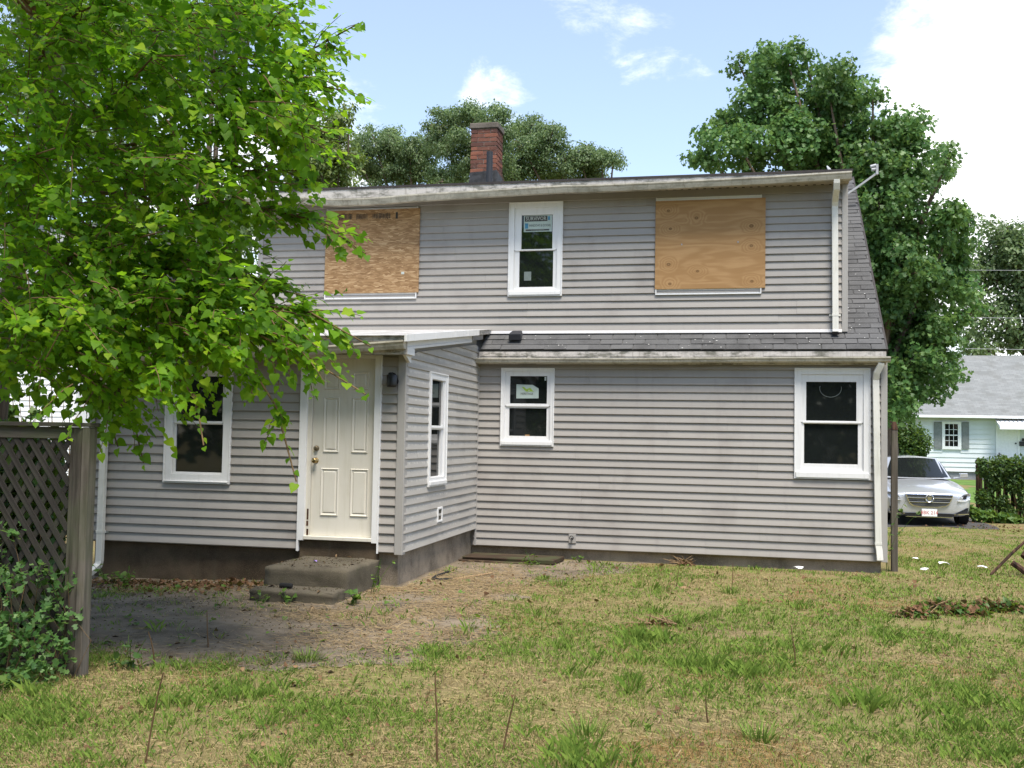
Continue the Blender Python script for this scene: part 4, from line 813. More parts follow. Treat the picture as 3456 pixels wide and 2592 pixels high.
mb.hexa([(a0.x, NY-1.02, a1.z-.14), (a0.x+2.7, NY-1.02, a1.z-.14), (a0.x+2.7, NY-0.05, a0.z-.06), (a0.x, NY-0.05, a0.z-.06), (a0.x, NY-1.02, a1.z), (a0.x+2.7, NY-1.02, a1.z), (a0.x+2.7, NY-0.05, a0.z-.045), (a0.x, NY-0.05, a0.z-.045)])
mb.build('awning', 'nb_white', nbh)
MB().box(dx0n-.4, dx1n+.6, NY-1.3, NY+.02, GZ-.1, dz0n-.02).build('stoop', 'nb_foundation', nbh)
mb = MB(); rx = nb(1322, 590).x; rzt = nb(1322, 590).z
for k in range(6): mb.tube([(rx+k*.05, NY-1.2+.2*k, dz0n-.02), (rx+k*.05, NY-1.2+.2*k, rzt)], 0.014, 5)
mb.tube([(rx, NY-1.2, rzt), (rx+.25, NY-.2, rzt)], 0.02, 6); mb.tube([(rx, NY-1.2, rzt), (rx+.5, NY-1.9, rzt-.5)], 0.02, 6); mb.tube([(rx+.5, NY-1.9, rzt-.5), (rx+.5, NY-1.9, GZ)], 0.016, 6); mb.build('railing', 'iron', nbh)
p = nb(1655, 490); MB().box(p.x-.12, p.x+.14, NY-.12, NY-.03, p.z-.1, p.z+.1).build('mailbox', 'black_metal', nbh, bevel=0.02); p = nb(1668, 445); flat(FN, p.x-.05, p.x+.06, p.z-.06, p.z+.06, 0.034).build('house_number', 'ink', nbh)

# ------------------------------------------------------------------ white neighbour on the left, seen through the leaves
LY = 22.0; e = at(166, 850, LY).x
lh = thing('white_house', (e-4, LY+4, 0), 'bright white sided house behind the lattice fence', 'house')
lw = MB().box(e-9, e-0.02, LY+0.03, LY+8, -0.1, 5.0).build('wall', 'nb_white', lh); MB().box(e-0.09, e, LY-0.03, LY+0.06, 0.2, 5.0).build('corner_board', 'nb_white', lh)
me = MB().hexa([(0, -.024, 0), (8.9, -.024, 0), (8.9, 0, 0), (0, 0, 0), (0, -.003, .13), (8.9, -.003, .13), (8.9, 0, .13), (0, 0, .13)]).mesh('siding_board', 'nb_white')
for k in range(36): link('siding_board', me, lw, Vector((e-9, LY+0.03, 0.25+k*.13)))
MB().prism([(LY-.4, 5.0), (LY+8.4, 5.0), (LY+4, 7.6)], lambda p, t: (t, p[0], p[1]), e-9.3, e+0.2).build('roof', 'nb_roof', lh)

# ------------------------------------------------------------------ the car
CARX, CARY = 3.86, 23.35; CZ = gzf(CARX, CARY+1)+0.006
car = thing('parked_car', (CARX, CARY+2.4, CZ), 'silver sedan with shield grille parked nose-on in the driveway', 'car')
CM = Matrix.Translation((CARX, CARY, CZ))
def cbuild(mb, name, mat, parent=car, smooth=False, bevel=0):
    mb.v = [(v[0]+CARX, v[1]+CARY, v[2]+CZ) for v in mb.v]; return mb.build(name, mat, parent, smooth=smooth, bevel=bevel)
ST = [(0.00, .62, .235, .40, .58, .655, .690), (0.05, .74, .205, .40, .60, .675, .715), (0.16, .84, .19, .42, .625, .705, .745), (0.38, .895, .19, .45, .66, .745, .800), (0.75, .912, .20, .48, .70, .800, .865), (1.15, .915, .20, .50, .74, .850, .925), (1.50, .915, .20, .52, .78, .890, .965), (2.4, .915, .20, .55, .82, .915, .985), (3.6, .915, .20, .56, .84, .935, .995), (4.3, .90, .21, .56, .84, .94, 1.02), (4.75, .85, .25, .56, .82, .92, 1.0), (4.95, .74, .33, .56, .78, .88, .93)]
mb = MB(); vs = []; half = []
for (y, w, zb, z1, z2, z3, zt) in ST:
    half = [(0, zb), (w*.80, zb), (w*.965, zb+.07), (w*.995, z1), (w, z2-.04), (w*.975, z2+.03), (w*.90, z3), (w*.78, z3+(zt-z3)*.35), (w*.62, z3+(zt-z3)*.62), (w*.30, zt-.010), (0, zt)]
    fullp = half+[(-a, b) for (a, b) in half[-2:0:-1]]; vs += [(a, y, b) for (a, b) in fullp]
n = len(fullp); fs = [(i*n+k, i*n+(k+1) % n, (i+1)*n+(k+1) % n, (i+1)*n+k) for i in range(len(ST)-1) for k in range(n)]+[tuple(range(n-1, -1, -1)), tuple((len(ST)-1)*n+k for k in range(n))]
body = cbuild(mb.add(vs, fs), 'body', 'car_paint', smooth=True); sm = body.modifiers.new('smooth', 'SUBSURF'); sm.levels = 1; sm.render_levels = 2
# cabin
low = [(1.52, .68, .955), (1.46, .40, .975), (1.44, 0, .98)]; 
def cab(y, w, z): return (w, y, z)
bot = [(-.74, 1.62), (-.60, 1.52), (-.32, 1.45), (0, 1.43), (.32, 1.45), (.60, 1.52), (.74, 1.62), (.76, 2.6), (.74, 3.6), (.60, 4.35), (-.60, 4.35), (-.74, 3.6), (-.76, 2.6)]
top = [(-.56, 2.28), (-.48, 2.20), (-.26, 2.15), (0, 2.14), (.26, 2.15), (.48, 2.20), (.56, 2.28), (.575, 2.8), (.56, 3.3), (.46, 3.75), (-.46, 3.75), (-.56, 3.3), (-.575, 2.8)]
zbot = lambda x: .965; ztop = lambda x: 1.405+.035*(1-(x/.56)**2)
vs = [(x, y, .955) for (x, y) in bot]+[(x, y, ztop(x)) for (x, y) in top]+[(0, 2.8, 1.462)]; n = len(bot)
fs = [(k, (k+1) % n, n+(k+1) % n, n+k) for k in range(n)]+[(n+k, n+(k+1) % n, 2*n) for k in range(n)]
cabin = cbuild(MB().add(vs, fs), 'cabin', 'car_paint', smooth=False, bevel=0.02)
def lerp(a, b, t_): return tuple(a[i]+(b[i]-a[i])*t_ for i in range(3))
mb = MB(); vs = []
for k in range(7):
    b = (bot[k][0]*.93, bot[k][1], .955); t_ = (top[k][0]*.93, top[k][1], ztop(top[k][0])); vs += [tuple(Vector(lerp(b, t_, .05))+Vector((0, -.018, .012))), tuple(Vector(lerp(b, t_, .93))+Vector((0, -.018, .012)))]
fs = [(2*k, 2*k+2, 2*k+3, 2*k+1) for k in range(6)]; cbuild(mb.add(vs, fs), 'windscreen', 'glass', smooth=True)
for sg in (-1, 1):
    mb = MB(); q = [(.752*sg, 1.78, .985), (.768*sg, 2.6, .985), (.752*sg, 3.55, .985), (.60*sg, 3.25, 1.36), (.612*sg, 2.8, 1.375), (.60*sg, 2.42, 1.36)]
    cbuild(mb.add([(a+.012*sg, b, c) for (a, b, c) in q], [(0, 1, 4, 5), (1, 2, 3, 4)]), 'side_window', 'glass')
def yf(x): return float(np.interp(abs(x), [0, .45, .62, .74, .80, .84, .87, .895], [0, 0, 0.0, .05, .10, .16, .25, .38]))-0.012
def plate(mb, poly, th=0.012, off=0.0, m=0):     # poly on the nose, follows its curve
    mb.prism(poly, lambda p, t: (p[0], yf(p[0])-off+t, p[1]), 0.03, -th, m); return mb
# grille: dark shield with bright bars
GR = [(-.475, .672), (.475, .672), (.455, .60), (.40, .475), (.33, .425), (.16, .400), (-.16, .400), (-.33, .425), (-.40, .475), (-.455, .60)]
grille = cbuild(plate(MB(), GR, 0.008), 'grille', 'plastic_black')
gw = lambda z: float(np.interp(z, [.400, .425, .475, .60, .672], [.16, .33, .40, .455, .475]))
for zc in (.640, .615, .568, .545, .475, .450, .425):
    w_ = gw(zc)-.02; cbuild(plate(MB(), [(-w_, zc-.003), (w_, zc-.003), (w_, zc+.003), (-w_, zc+.003)], .014), 'grille_slat', 'shutter_grey', grille)
for zc in (.592, .505): 
    w_ = gw(zc); cbuild(plate(MB(), [(-w_, zc-.010), (w_, zc-.010), (w_, zc+.010), (-w_, zc+.010)], .024), 'grille_bar', 'chrome', grille, bevel=0.004)
mb = MB(); n = len(GR); ino = [(x*.955, .535+(z-.535)*.92) for (x, z) in GR]
vs = [(x, yf(x)-.02, z) for (x, z) in GR]+[(x, yf(x)-.024, z) for (x, z) in ino]+[(x*1.03, yf(x)+.02, .535+(z-.535)*1.05) for (x, z) in GR]
cbuild(mb.add(vs, [(k, (k+1) % n, n+(k+1) % n, n+k) for k in range(n)]+[(2*n+k, 2*n+(k+1) % n, (k+1) % n, k) for k in range(n)]), 'grille_surround', 'chrome', grille)
th = np.linspace(0, 2*math.pi, 25); em = cbuild(MB().tube([(.078*math.cos(a), -.045, .585+.078*math.sin(a)) for a in th], .014, 8), 'emblem', 'chrome', grille, smooth=True)
mb = MB(); mb.tube([(0, -.03, .585), (0, -.036, .585)], .072, 20); cbuild(mb, 'emblem_disc', 'shutter_grey', grille)
mb = MB(); mb.prism([(-.042, .615), (.042, .615), (.040, .580), (.024, .556), (0, .545), (-.024, .556), (-.040, .580)], lambda p, t: (p[0], t, p[1]), -.036, -.046); mb.prism([(-.042, .588), (.0, .600), (.042, .588), (.042, .580), (0, .590), (-.042, .580)], lambda p, t: (p[0], t, p[1]), -.0461, -.049); cbuild(mb, 'emblem_shield', 'chrome', grille)
lp = MB(); lp.box(-.152, .152, -.036, -.028, .210, .365); vs, fs = text_mesh('8BK 214', .105); lp.add([(x*.92, -.0362-z, .283+y) for (x, y, z) in vs], [f[::-1] for f in fs], 1); cbuild(lp, 'number_plate', ['nb_white', 'red_print'])
INT = [(-.56, .262), (-.40, .232), (.40, .232), (.56, .262), (.44, .195), (-.44, .195)]
cbuild(plate(MB(), [(-.44, .205), (.44, .205), (.58, .262), (.38, .275), (-.38, .275), (-.58, .262)], .006), 'lower_intake', 'plastic_black'); cbuild(plate(MB(), [(-.48, .188), (.48, .188), (.44, .203), (-.44, .203)], .016), 'lip_strip', 'chrome')
for sg in (-1, 1):
    def pp(l): return [(x*sg, z) for (x, z) in (l if sg > 0 else l[::-1])]
    hl = cbuild(plate(MB(), pp([(.565, .545), (.70, .548), (.80, .575), (.855, .640), (.858, .695), (.80, .705), (.70, .690), (.62, .640)]), .008), 'headlight', 'lamp_glass'); cbuild(plate(MB(), pp([(.66, .585), (.74, .59), (.76, .66), (.69, .65)]), .012), 'reflector', 'plastic_black', hl); cbuild(plate(MB(), pp([(.565, .540), (.72, .541), (.84, .575), (.84, .588), (.72, .556), (.57, .556)]), .016), 'light_strip', 'nb_white', hl)
    cbuild(plate(MB(), pp([(.50, .270), (.77, .285), (.79, .400), (.74, .395)]), .006), 'fog_recess', 'plastic_black'); cbuild(plate(MB(), pp([(.49, .248), (.80, .262), (.80, .283), (.50, .268)]), .014), 'fog_trim', 'chrome')
    mr = MB(); mr.hexa([(.93*sg, 1.66, .985), (1.11*sg, 1.70, 1.00), (1.11*sg, 1.80, 1.00), (.93*sg, 1.80, .985), (.93*sg, 1.64, 1.085), (1.10*sg, 1.69, 1.09), (1.10*sg, 1.80, 1.09), (.93*sg, 1.80, 1.085)]); mr.hexa([(.80*sg, 1.74, .955), (.95*sg, 1.70, .985), (.95*sg, 1.78, .985), (.80*sg, 1.80, .955), (.80*sg, 1.74, .985), (.95*sg, 1.70, 1.01), (.95*sg, 1.78, 1.01), (.80*sg, 1.80, .985)]); cbuild(mr, 'mirror', 'car_paint', bevel=0.02)
    for yw in (.90, 3.82):
        w = cbuild(MB().tube([(.69*sg, yw, .335), (.71*sg, yw, .335), (.90*sg, yw, .335), (.915*sg, yw, .335)], [.31, .335, .335, .315], 28), 'wheel', 'rubber', smooth=False)
        cbuild(MB().tube([(.905*sg, yw, .335), (.922*sg, yw, .335)], .235, 20), 'rim', 'galvanised', w)
mb = MB(); mb.tube([(.36+.19*math.cos(a), 1.98-.05*math.sin(a), .99+.14*math.sin(a)) for a in np.linspace(0, math.pi*2, 17)], .012, 6); cbuild(mb, 'steering_wheel', 'plastic_black')
cbuild(MB().box(-.1, .1, 2.02, 2.05, 1.31, 1.36), 'rear_view_mirror', 'plastic_black')

# ------------------------------------------------------------------ picket fence on the right, half buried in vines
A = at(2108, 1090, 27.0); FX0 = A.x; FYY = 27.0; zg = gzf(FX0, FYY)
pf = thing('picket_fence', (FX0, FYY, zg), 'dark wooden picket fence smothered in vines beside the driveway', 'fence')
def pk(name, x, y, w, h):
    b = [(x-w/2, y-.03), (x+w/2, y-.03), (x+w/2, y+.03), (x-w/2, y+.03)]
    mb = MB().hexa([(px_, py_, zg-.1) for (px_, py_) in b]+[(px_, py_, zg+h) for (px_, py_) in b]); return mb
ptop = at(2110, 990, 27.0).z-zg
mb = pk('post', FX0+.06, FYY, .11, ptop-.22); x = FX0+.06; z = zg+ptop-.22
mb.tube([(x, FYY, z), (x, FYY, z+.03), (x, FYY, z+.07), (x, FYY, z+.11), (x, FYY, z+.17), (x, FYY, z+.24)], [.055, .075, .05, .085, .07, .005], 10); mb.build('post', 'charred_wood', pf)
for k in range(16):
    x = FX0+.22+k*.15; h = ptop-.30+random.uniform(-.02, .02); mb = pk('picket', x, FYY-.03, .075, h); mb.hexa([(x-.037, FYY-.06, zg+h), (x+.037, FYY-.06, zg+h), (x+.037, FYY, zg+h), (x-.037, FYY, zg+h), (x-.004, FYY-.06, zg+h+.09), (x+.004, FYY-.06, zg+h+.09), (x+.004, FYY, zg+h+.09), (x-.004, FYY, zg+h+.09)]); mb.build('picket', 'charred_wood', pf)
for z in (.25, ptop-.45): MB().box(FX0+.1, FX0+2.7, FYY+.005, FYY+.04, zg+z, zg+z+.08).build('rail', 'charred_wood', pf)

# overhead wires on the right
for k, (ya, yb) in enumerate(((912/1.5624, 905/1.5624), (1072/1.5624, 1068/1.5624), (1177/1.5624, 1176/1.5624))):
    a = at(2100, ya, 60); b = at(2400, yb-6, 60); m_ = (a+b)/2-Vector((0, 0, .15))
    tag(MB().tube([tuple(a+(a-b)*0.6), tuple(a), tuple(m_), tuple(b)], 0.014, 5).build('overhead_wire', 'galvanised'), ('topmost', 'middle', 'lowest')[k]+' of three overhead wires crossing before the far tree', 'wire', 'overhead wires by the far tree')

# ------------------------------------------------------------------ leaf templates
def heart_leaf(fold=0.18, droop=0.25, lobe=0.0):
    out = [(0.0, -0.02), (0.24, -0.07), (0.42, 0.08), (0.45, 0.30), (0.34, 0.56), (0.17, 0.80), (0.0, 1.05)]
    if lobe: out[4] = (0.36+lobe*.1, 0.62); out[3] = (0.33, 0.38)
    mid = [(0, 0.02), (0, 0.30), (0, 0.60), (0, 1.05)]
    def z(x, y): return fold*abs(x)-droop*y*y*0.55
    v = [(0, 0, 0)]+[(0, y, z(0, y)) for y in (0.30, 0.62, 1.05)]           # 0..3 midrib
    rt = [(x, y, z(x, y)+0.03*math.sin(9*y)) for (x, y) in out[1:6]]; lf = [(-x, y, z_) for (x, y, z_) in rt]
    v += rt+lf                                                             # 4..8, 9..13
    f = [(0, 4, 5), (0, 5, 1), (1, 5, 6), (1, 6, 2), (6, 7, 2), (2, 7, 8), (2, 8, 3)]
    f += [(0, 10, 9), (0, 1, 10), (1, 11, 10), (1, 2, 11), (11, 2, 12), (2, 13, 12), (2, 3, 13)]
    return np.array(v, float), np.array(f, int)
def diamond(w=0.5, fold=0.12):
    v = np.array([(0, 0, 0), (w/2, .45, fold), (0, 1, -.05), (-w/2, .45, fold)], float); return v, np.array([(0, 1, 2), (0, 2, 3)])
def star_leaf():
    v = np.array([(0, 0, 0), (.55, .25, .08), (.25, .5, .0), (.42, .85, .05), (0, 1.05, -.12), (-.42, .85, .05), (-.25, .5, 0), (-.55, .25, .08)], float)
    return v, np.array([(0, 1, 2), (0, 2, 6), (2, 3, 4), (2, 4, 6), (6, 4, 5), (0, 6, 7)])
def unit(a): return a/(np.linalg.norm(a, axis=-1, keepdims=True)+1e-9)

# ------------------------------------------------------------------ trees beyond the house
def lobe_tree(name, label, lobes, Y, base, mat, nleaf, size, tmpl, group=None, trunk_r=0.22, clump=(0.5, 0.9), droop=0.3, seed=0, dscale=0.9, bark='bark', ymax=None):
    rg = np.random.default_rng(seed); root = thing(name, base, label, 'tree', group)
    C = []; Rr = []; more = []
    for lb in lobes:
        if lb[2] > 24:
            for q in range(4): a_ = rg.uniform(0, 6.28); kk = rg.uniform(.28, .45); more.append((lb[0]+math.cos(a_)*lb[2]*rg.uniform(.8, 1.02), lb[1]+math.sin(a_)*lb[3]*rg.uniform(.8, 1.02), max(9, lb[2]*kk), max(8, lb[3]*kk*1.1)))
    for lb in [(l[0], l[1], l[2]*.88, l[3]*.88)+tuple(l[4:]) for l in lobes]+more:
        x, y, rx, ry = lb[:4]; YY = Y+(lb[4] if len(lb) > 4 else rg.uniform(-1.2, 1.2)); k = 1.5624/FPX*YY
        C.append(tuple(at(x, y, YY))); Rr.append((rx*k, (rx+ry)/2*k*dscale, ry*k))
    C = np.array(C); Rr = np.array(Rr)
    # clumps on and inside the lobes
    wts = (Rr[:, 0]*Rr[:, 2]); ncl = np.maximum(3, (wts/wts.sum()*nleaf/34).astype(int)); cp = []; cr = []; cd = []
    for c, r, n in zip(C, Rr, ncl):
        d = unit(rg.normal(size=(n, 3))); q = rg.uniform(0.2, 1.0, n)**0.5; q = np.where(rg.uniform(0, 1, n) < .2, rg.uniform(1.0, 1.38, n), q)
        cp.append(c+d*q[:, None]*r*0.92); cr.append(rg.uniform(clump[0], clump[1], n)); cd.append(d)
    cp = np.concatenate(cp); cr = np.concatenate(cr); cd = np.concatenate(cd)
    per = np.maximum(8, (cr/cr.sum()*nleaf).astype(int)); idx = np.repeat(np.arange(len(cp)), per); N = len(idx)
    off = rg.normal(size=(N, 3)); off = unit(off)*rg.uniform(0.2, 1.0, (N, 1))**0.6; off[:, 2] = off[:, 2]*0.62
    pos = cp[idx]+off*cr[idx][:, None]*0.75
    up = np.array([0, 0, 1.0]); nrm = unit(off*0.8+cd[idx]*.5+up*0.5+rg.normal(size=(N, 3))*0.45)
    fw = rg.normal(size=(N, 3)); fw[:, 2] -= droop*1.8; fw += off*0.8; fw = unit(fw)
    V, F = scatter(tmpl[0], tmpl[1], pos, rotmats(fw, nrm), size*rg.uniform(0.65, 1.25, N))
    tag(link('crown', npmesh('crown', V, F, mat), root), kind='stuff')
    mb = MB(); b = Vector(base); topc = Vector(C[np.argmax(C[:, 2])]); mid = Vector(C.mean(0)); fork = b.lerp(Vector((mid.x, mid.y, b.z+(mid.z-b.z)*0.75)), 0.75)
    mb.tube([b-Vector((0, 0, .3)), b.lerp(fork, .4)+Vector((.1, 0, 0)), fork, fork.lerp(topc, .2)], [trunk_r*1.25, trunk_r, trunk_r*.75, trunk_r*.3], 9)
    for c in C[:len(lobes)]:
        c = Vector(c); s0 = b.lerp(fork, rg.uniform(.6, 1.0)); m_ = s0.lerp(c, .5)+Vector((0, 0, .25)); mb.tube([s0, m_, c], [trunk_r*.42, trunk_r*.28, trunk_r*.08], 6, caps=False)
    sel = rg.choice(len(cp), min(len(cp), 70), replace=False)
    for q in sel:
        c = Vector(cp[q]); k = int(np.argmin(((C-cp[q])**2).sum(1))); s0 = Vector(C[k]); mb.tube([s0, s0.lerp(c, .5)+Vector((0, 0, .08)), c], [trunk_r*.14, trunk_r*.09, trunk_r*.03], 4, caps=False)
    mb.build('trunk', bark, root, smooth=True); return root
MAPLE = [(1640, 235, 75, 90), (1735, 205, 95, 85), (1820, 265, 80, 75), (1590, 305, 72, 58), (1690, 330, 110, 52), (1800, 345, 95, 55), (1900, 300, 85, 68), (1955, 385, 75, 75), (1900, 430, 80, 80), (1985, 480, 95, 72), (2015, 560, 72, 72), (1945, 560, 80, 70), (1950, 650, 90, 70), (2035, 655, 62, 58), (1960, 730, 78, 66), (2020, 745, 58, 50), (1990, 812, 78, 42), (1935, 822, 42, 40), (1895, 530, 50, 90), (1905, 640, 40, 80), (1915, 740, 45, 70), (1955, 800, 60, 60), (1930, 870, 30, 30), (1870, 370, 90, 70),
         (1597, 140, 18, 32), (1665, 140, 26, 36), (1700, 128, 30, 32), (1740, 125, 22, 30), (1885, 215, 20, 32), (1790, 200, 18, 25), (1965, 260, 30, 22), (2053, 330, 13, 26), (2035, 372, 16, 24), (1535, 340, 30, 14), (1560, 250, 20, 30), (2075, 520, 18, 26), (2085, 700, 22, 18), (2070, 470, 26, 20)]
lobe_tree('maple_tree', 'tall dense maple rising behind the right end of the grey house', MAPLE, 27.5, (3.7, 28.0, -0.1), 'maple_leaf', 60000, 0.108, star_leaf(), trunk_r=0.26, clump=(0.22, 0.55), seed=3, droop=.5)
OAK1 = [(985, 262, 50, 34), (955, 300, 38, 22), (1010, 320, 50, 40), (1000, 375, 60, 30), (1060, 270, 40, 36), (1065, 350, 60, 45), (1015, 240, 26, 18)]
lobe_tree('oak_tree', 'oak crown standing directly behind the brick chimney', OAK1, 40, (-5.0, 41, 0), 'oak_leaf', 25000, 0.125, diamond(.55), 'oaks beyond the roof', 0.3, (0.28, 0.6), 0.7, 4)
OAK2 = [(1140, 275, 34, 22), (1130, 320, 50, 40), (1190, 300, 40, 26), (1200, 345, 55, 36), (1255, 345, 46, 30), (1300, 352, 34, 20), (1325, 345, 12, 18), (1120, 375, 60, 25), (1240, 385, 60, 14)]
lobe_tree('oak_tree', 'oak crown showing just right of the brick chimney', OAK2, 42, (-1.5, 43, 0), 'oak_leaf', 25000, 0.125, diamond(.55), 'oaks beyond the roof', 0.3, (0.28, 0.6), 0.7, 5)
OAK3 = [(810, 310, 44, 36), (850, 320, 40, 34), (885, 320, 36, 28), (925, 335, 40, 26), (800, 370, 60, 30), (870, 375, 60, 30), (940, 385, 50, 18), (775, 340, 30, 30), (835, 290, 20, 18)]
lobe_tree('oak_tree', 'rounded dark oak crown left of the brick chimney', OAK3, 44, (-12, 45, 0), 'oak_leaf', 25000, 0.135, diamond(.55), 'oaks beyond the roof', 0.3, (0.28, 0.6), 0.7, 6)
OAK4 = [(735, 255, 24, 20), (715, 300, 44, 30), (690, 340, 46, 34), (740, 345, 36, 30), (700, 385, 60, 22), (650, 330, 40, 50), (755, 240, 8, 16), (720, 250, 20, 14), (640, 260, 40, 50), (660, 400, 40, 30)]
lobe_tree('oak_tree', 'yellower leafy tree beside the left end of the dormer roof', OAK4, 30, (-11.5, 31, 0), 'yellow_oak_leaf', 15000, 0.14, diamond(.6), None, 0.2, (0.3, 0.6), 0.5, 7)
LEFT = [(470, 20, 90, 60), (530, 40, 32, 26), (545, 15, 22, 20), (420, 90, 80, 80), (330, 40, 90, 90), (200, 60, 120, 100), (80, 60, 120, 120), (300, 200, 60, 60), (100, 220, 100, 80), (230, 330, 90, 60), (60, 420, 90, 90), (480, 440, 45, 70), (500, 520, 55, 60), (440, 580, 70, 60), (300, 520, 90, 70), (140, 560, 100, 80), (40, 640, 90, 60), (380, 660, 80, 40), (520, 620, 22, 50), (470, 150, 30, 40)]
lobe_tree('tall_tree', 'tall dark tree behind the mulberry, past the left gable', LEFT, 26, (-12.5, 27, 0), 'oak_leaf', 34000, 0.17, diamond(.6), None, 0.34, (0.5, 0.9), 0.5, 8)
FAR = [(2150, 520, 40, 36), (2200, 510, 40, 36), (2120, 570, 40, 40), (2180, 600, 60, 40), (2230, 560, 60, 60), (2130, 660, 50, 40), (2210, 660, 60, 40), (2160, 720, 60, 26), (2110, 745, 30, 18), (2230, 725, 50, 30)]
lobe_tree('far_tree', 'greyish tree rising over the pale bungalow roof', FAR, 68, (23, 69, 0), 'oak_leaf', 14000, 0.28, diamond(.6), None, 0.35, (0.8, 1.6), 0.5, 9, bark='charred_wood')
# woods at the back of the garden behind the camera: they close the place off and show in the panes
rg = np.random.default_rng(50); n = 12000; x = rg.uniform(-22, 24, n); h = 6.5+3.5*vnoise(x, x*0, .35, 3); pos = np.stack([x, rg.uniform(-18, -13, n), rg.uniform(0.03, 1, n)**.8*h], -1)
V, F = scatter(*diamond(.7), pos, rotmats(unit(rg.normal(size=(n, 3))), unit(rg.normal(size=(n, 3))+[0, 0, .8])), rg.uniform(.5, .9, n)); tag(link('garden_woods', npmesh('garden_woods', V, F, 'oak_leaf')), 'mass of trees closing the far end of the back garden', 'woods', kind='stuff')
# shrub beside the far house, foliage over the picket fence
def bush(name, label, cat, centres, mat, n, size, seed, tm=None, spread=(1, 1, 1), stems=.03, group=None):
    rg = np.random.default_rng(seed); c0 = centres[0]; root = thing(name, (c0[0], c0[1], gzf(c0[0], c0[1])), label, cat, group); P = []
    for (x, y, z, r) in centres:
        k = max(10, int(n*r*r/sum(q[3]**2 for q in centres))); d = unit(rg.normal(size=(k, 3)))*rg.uniform(.15, 1, (k, 1))**.45; P.append(np.array([x, y, z])+d*r*np.array(spread))
    P = np.concatenate(P); P[:, 2] = np.maximum(P[:, 2], gz(P[:, 0], P[:, 1])+.02); N = len(P); tm = tm or diamond(.55)
    V, F = scatter(*tm, P, rotmats(unit(rg.normal(size=(N, 3))+[0, -.2, -.2]), unit(rg.normal(size=(N, 3))*.6+[0, -.4, .8])), size*rg.uniform(.6, 1.3, N))
    tag(link('foliage', npmesh('foliage', V, F, mat), root), kind='stuff'); mb = MB()
    for (x, y, z, r) in centres: mb.tube([(x, y, gzf(x, y)-.05), (x+.12*math.sin(x*40), y+.05, z*.6), (x, y, z)], [stems, stems*.7, stems*.3], 5)
    mb.build('stem', 'twig', root); return root
sc = 1.5624/FPX*38
bush('shrub', 'green rounded shrub between the car and the pale bungalow', 'shrub', [tuple(at(1968, 950, 38))+(38*sc/1.0,), tuple(at(1945, 930, 38))+(32*sc,), tuple(at(1985, 960, 38))+(26*sc,), tuple(at(1960, 985, 38))+(36*sc,), tuple(at(1950, 880, 38))+(20*sc,), tuple(at(1965, 860, 38))+(14*sc,)], 'shrub_leaf', 4500, .13, 20)
ks = 1.5624/FPX*26.6
cs = [tuple(at(x, y, 26.6))+(r*ks,) for (x, y, r) in ((2135, 1015, 22), (2165, 1010, 24), (2200, 1012, 26), (2240, 1015, 28), (2280, 1010, 30), (2150, 1040, 20), (2195, 1045, 22), (2240, 1050, 24), (2125, 1075, 18), (2165, 1085, 16), (2215, 1085, 18), (2130, 1105, 14), (2180, 1110, 16), (2120, 1000, 10))]
bush('vine_hedge', 'tangled green vines piled over the picket fence', 'vines', cs, 'shrub_leaf', 9000, .085, 21, spread=(1, .7, 1))
cs = [tuple(at(x, y, 25.0))+(r*ks,) for (x, y, r) in ((2110, 1112, 10), (2140, 1115, 13), (2165, 1118, 10), (2190, 1125, 12), (2220, 1130, 12), (2095, 1100, 7))]
bush('creeping_weeds', 'low broad-leaved weeds spreading at the foot of the vines', 'weeds', cs, 'vine_leaf', 900, .13, 22, heart_leaf(), (1, 1, .6))

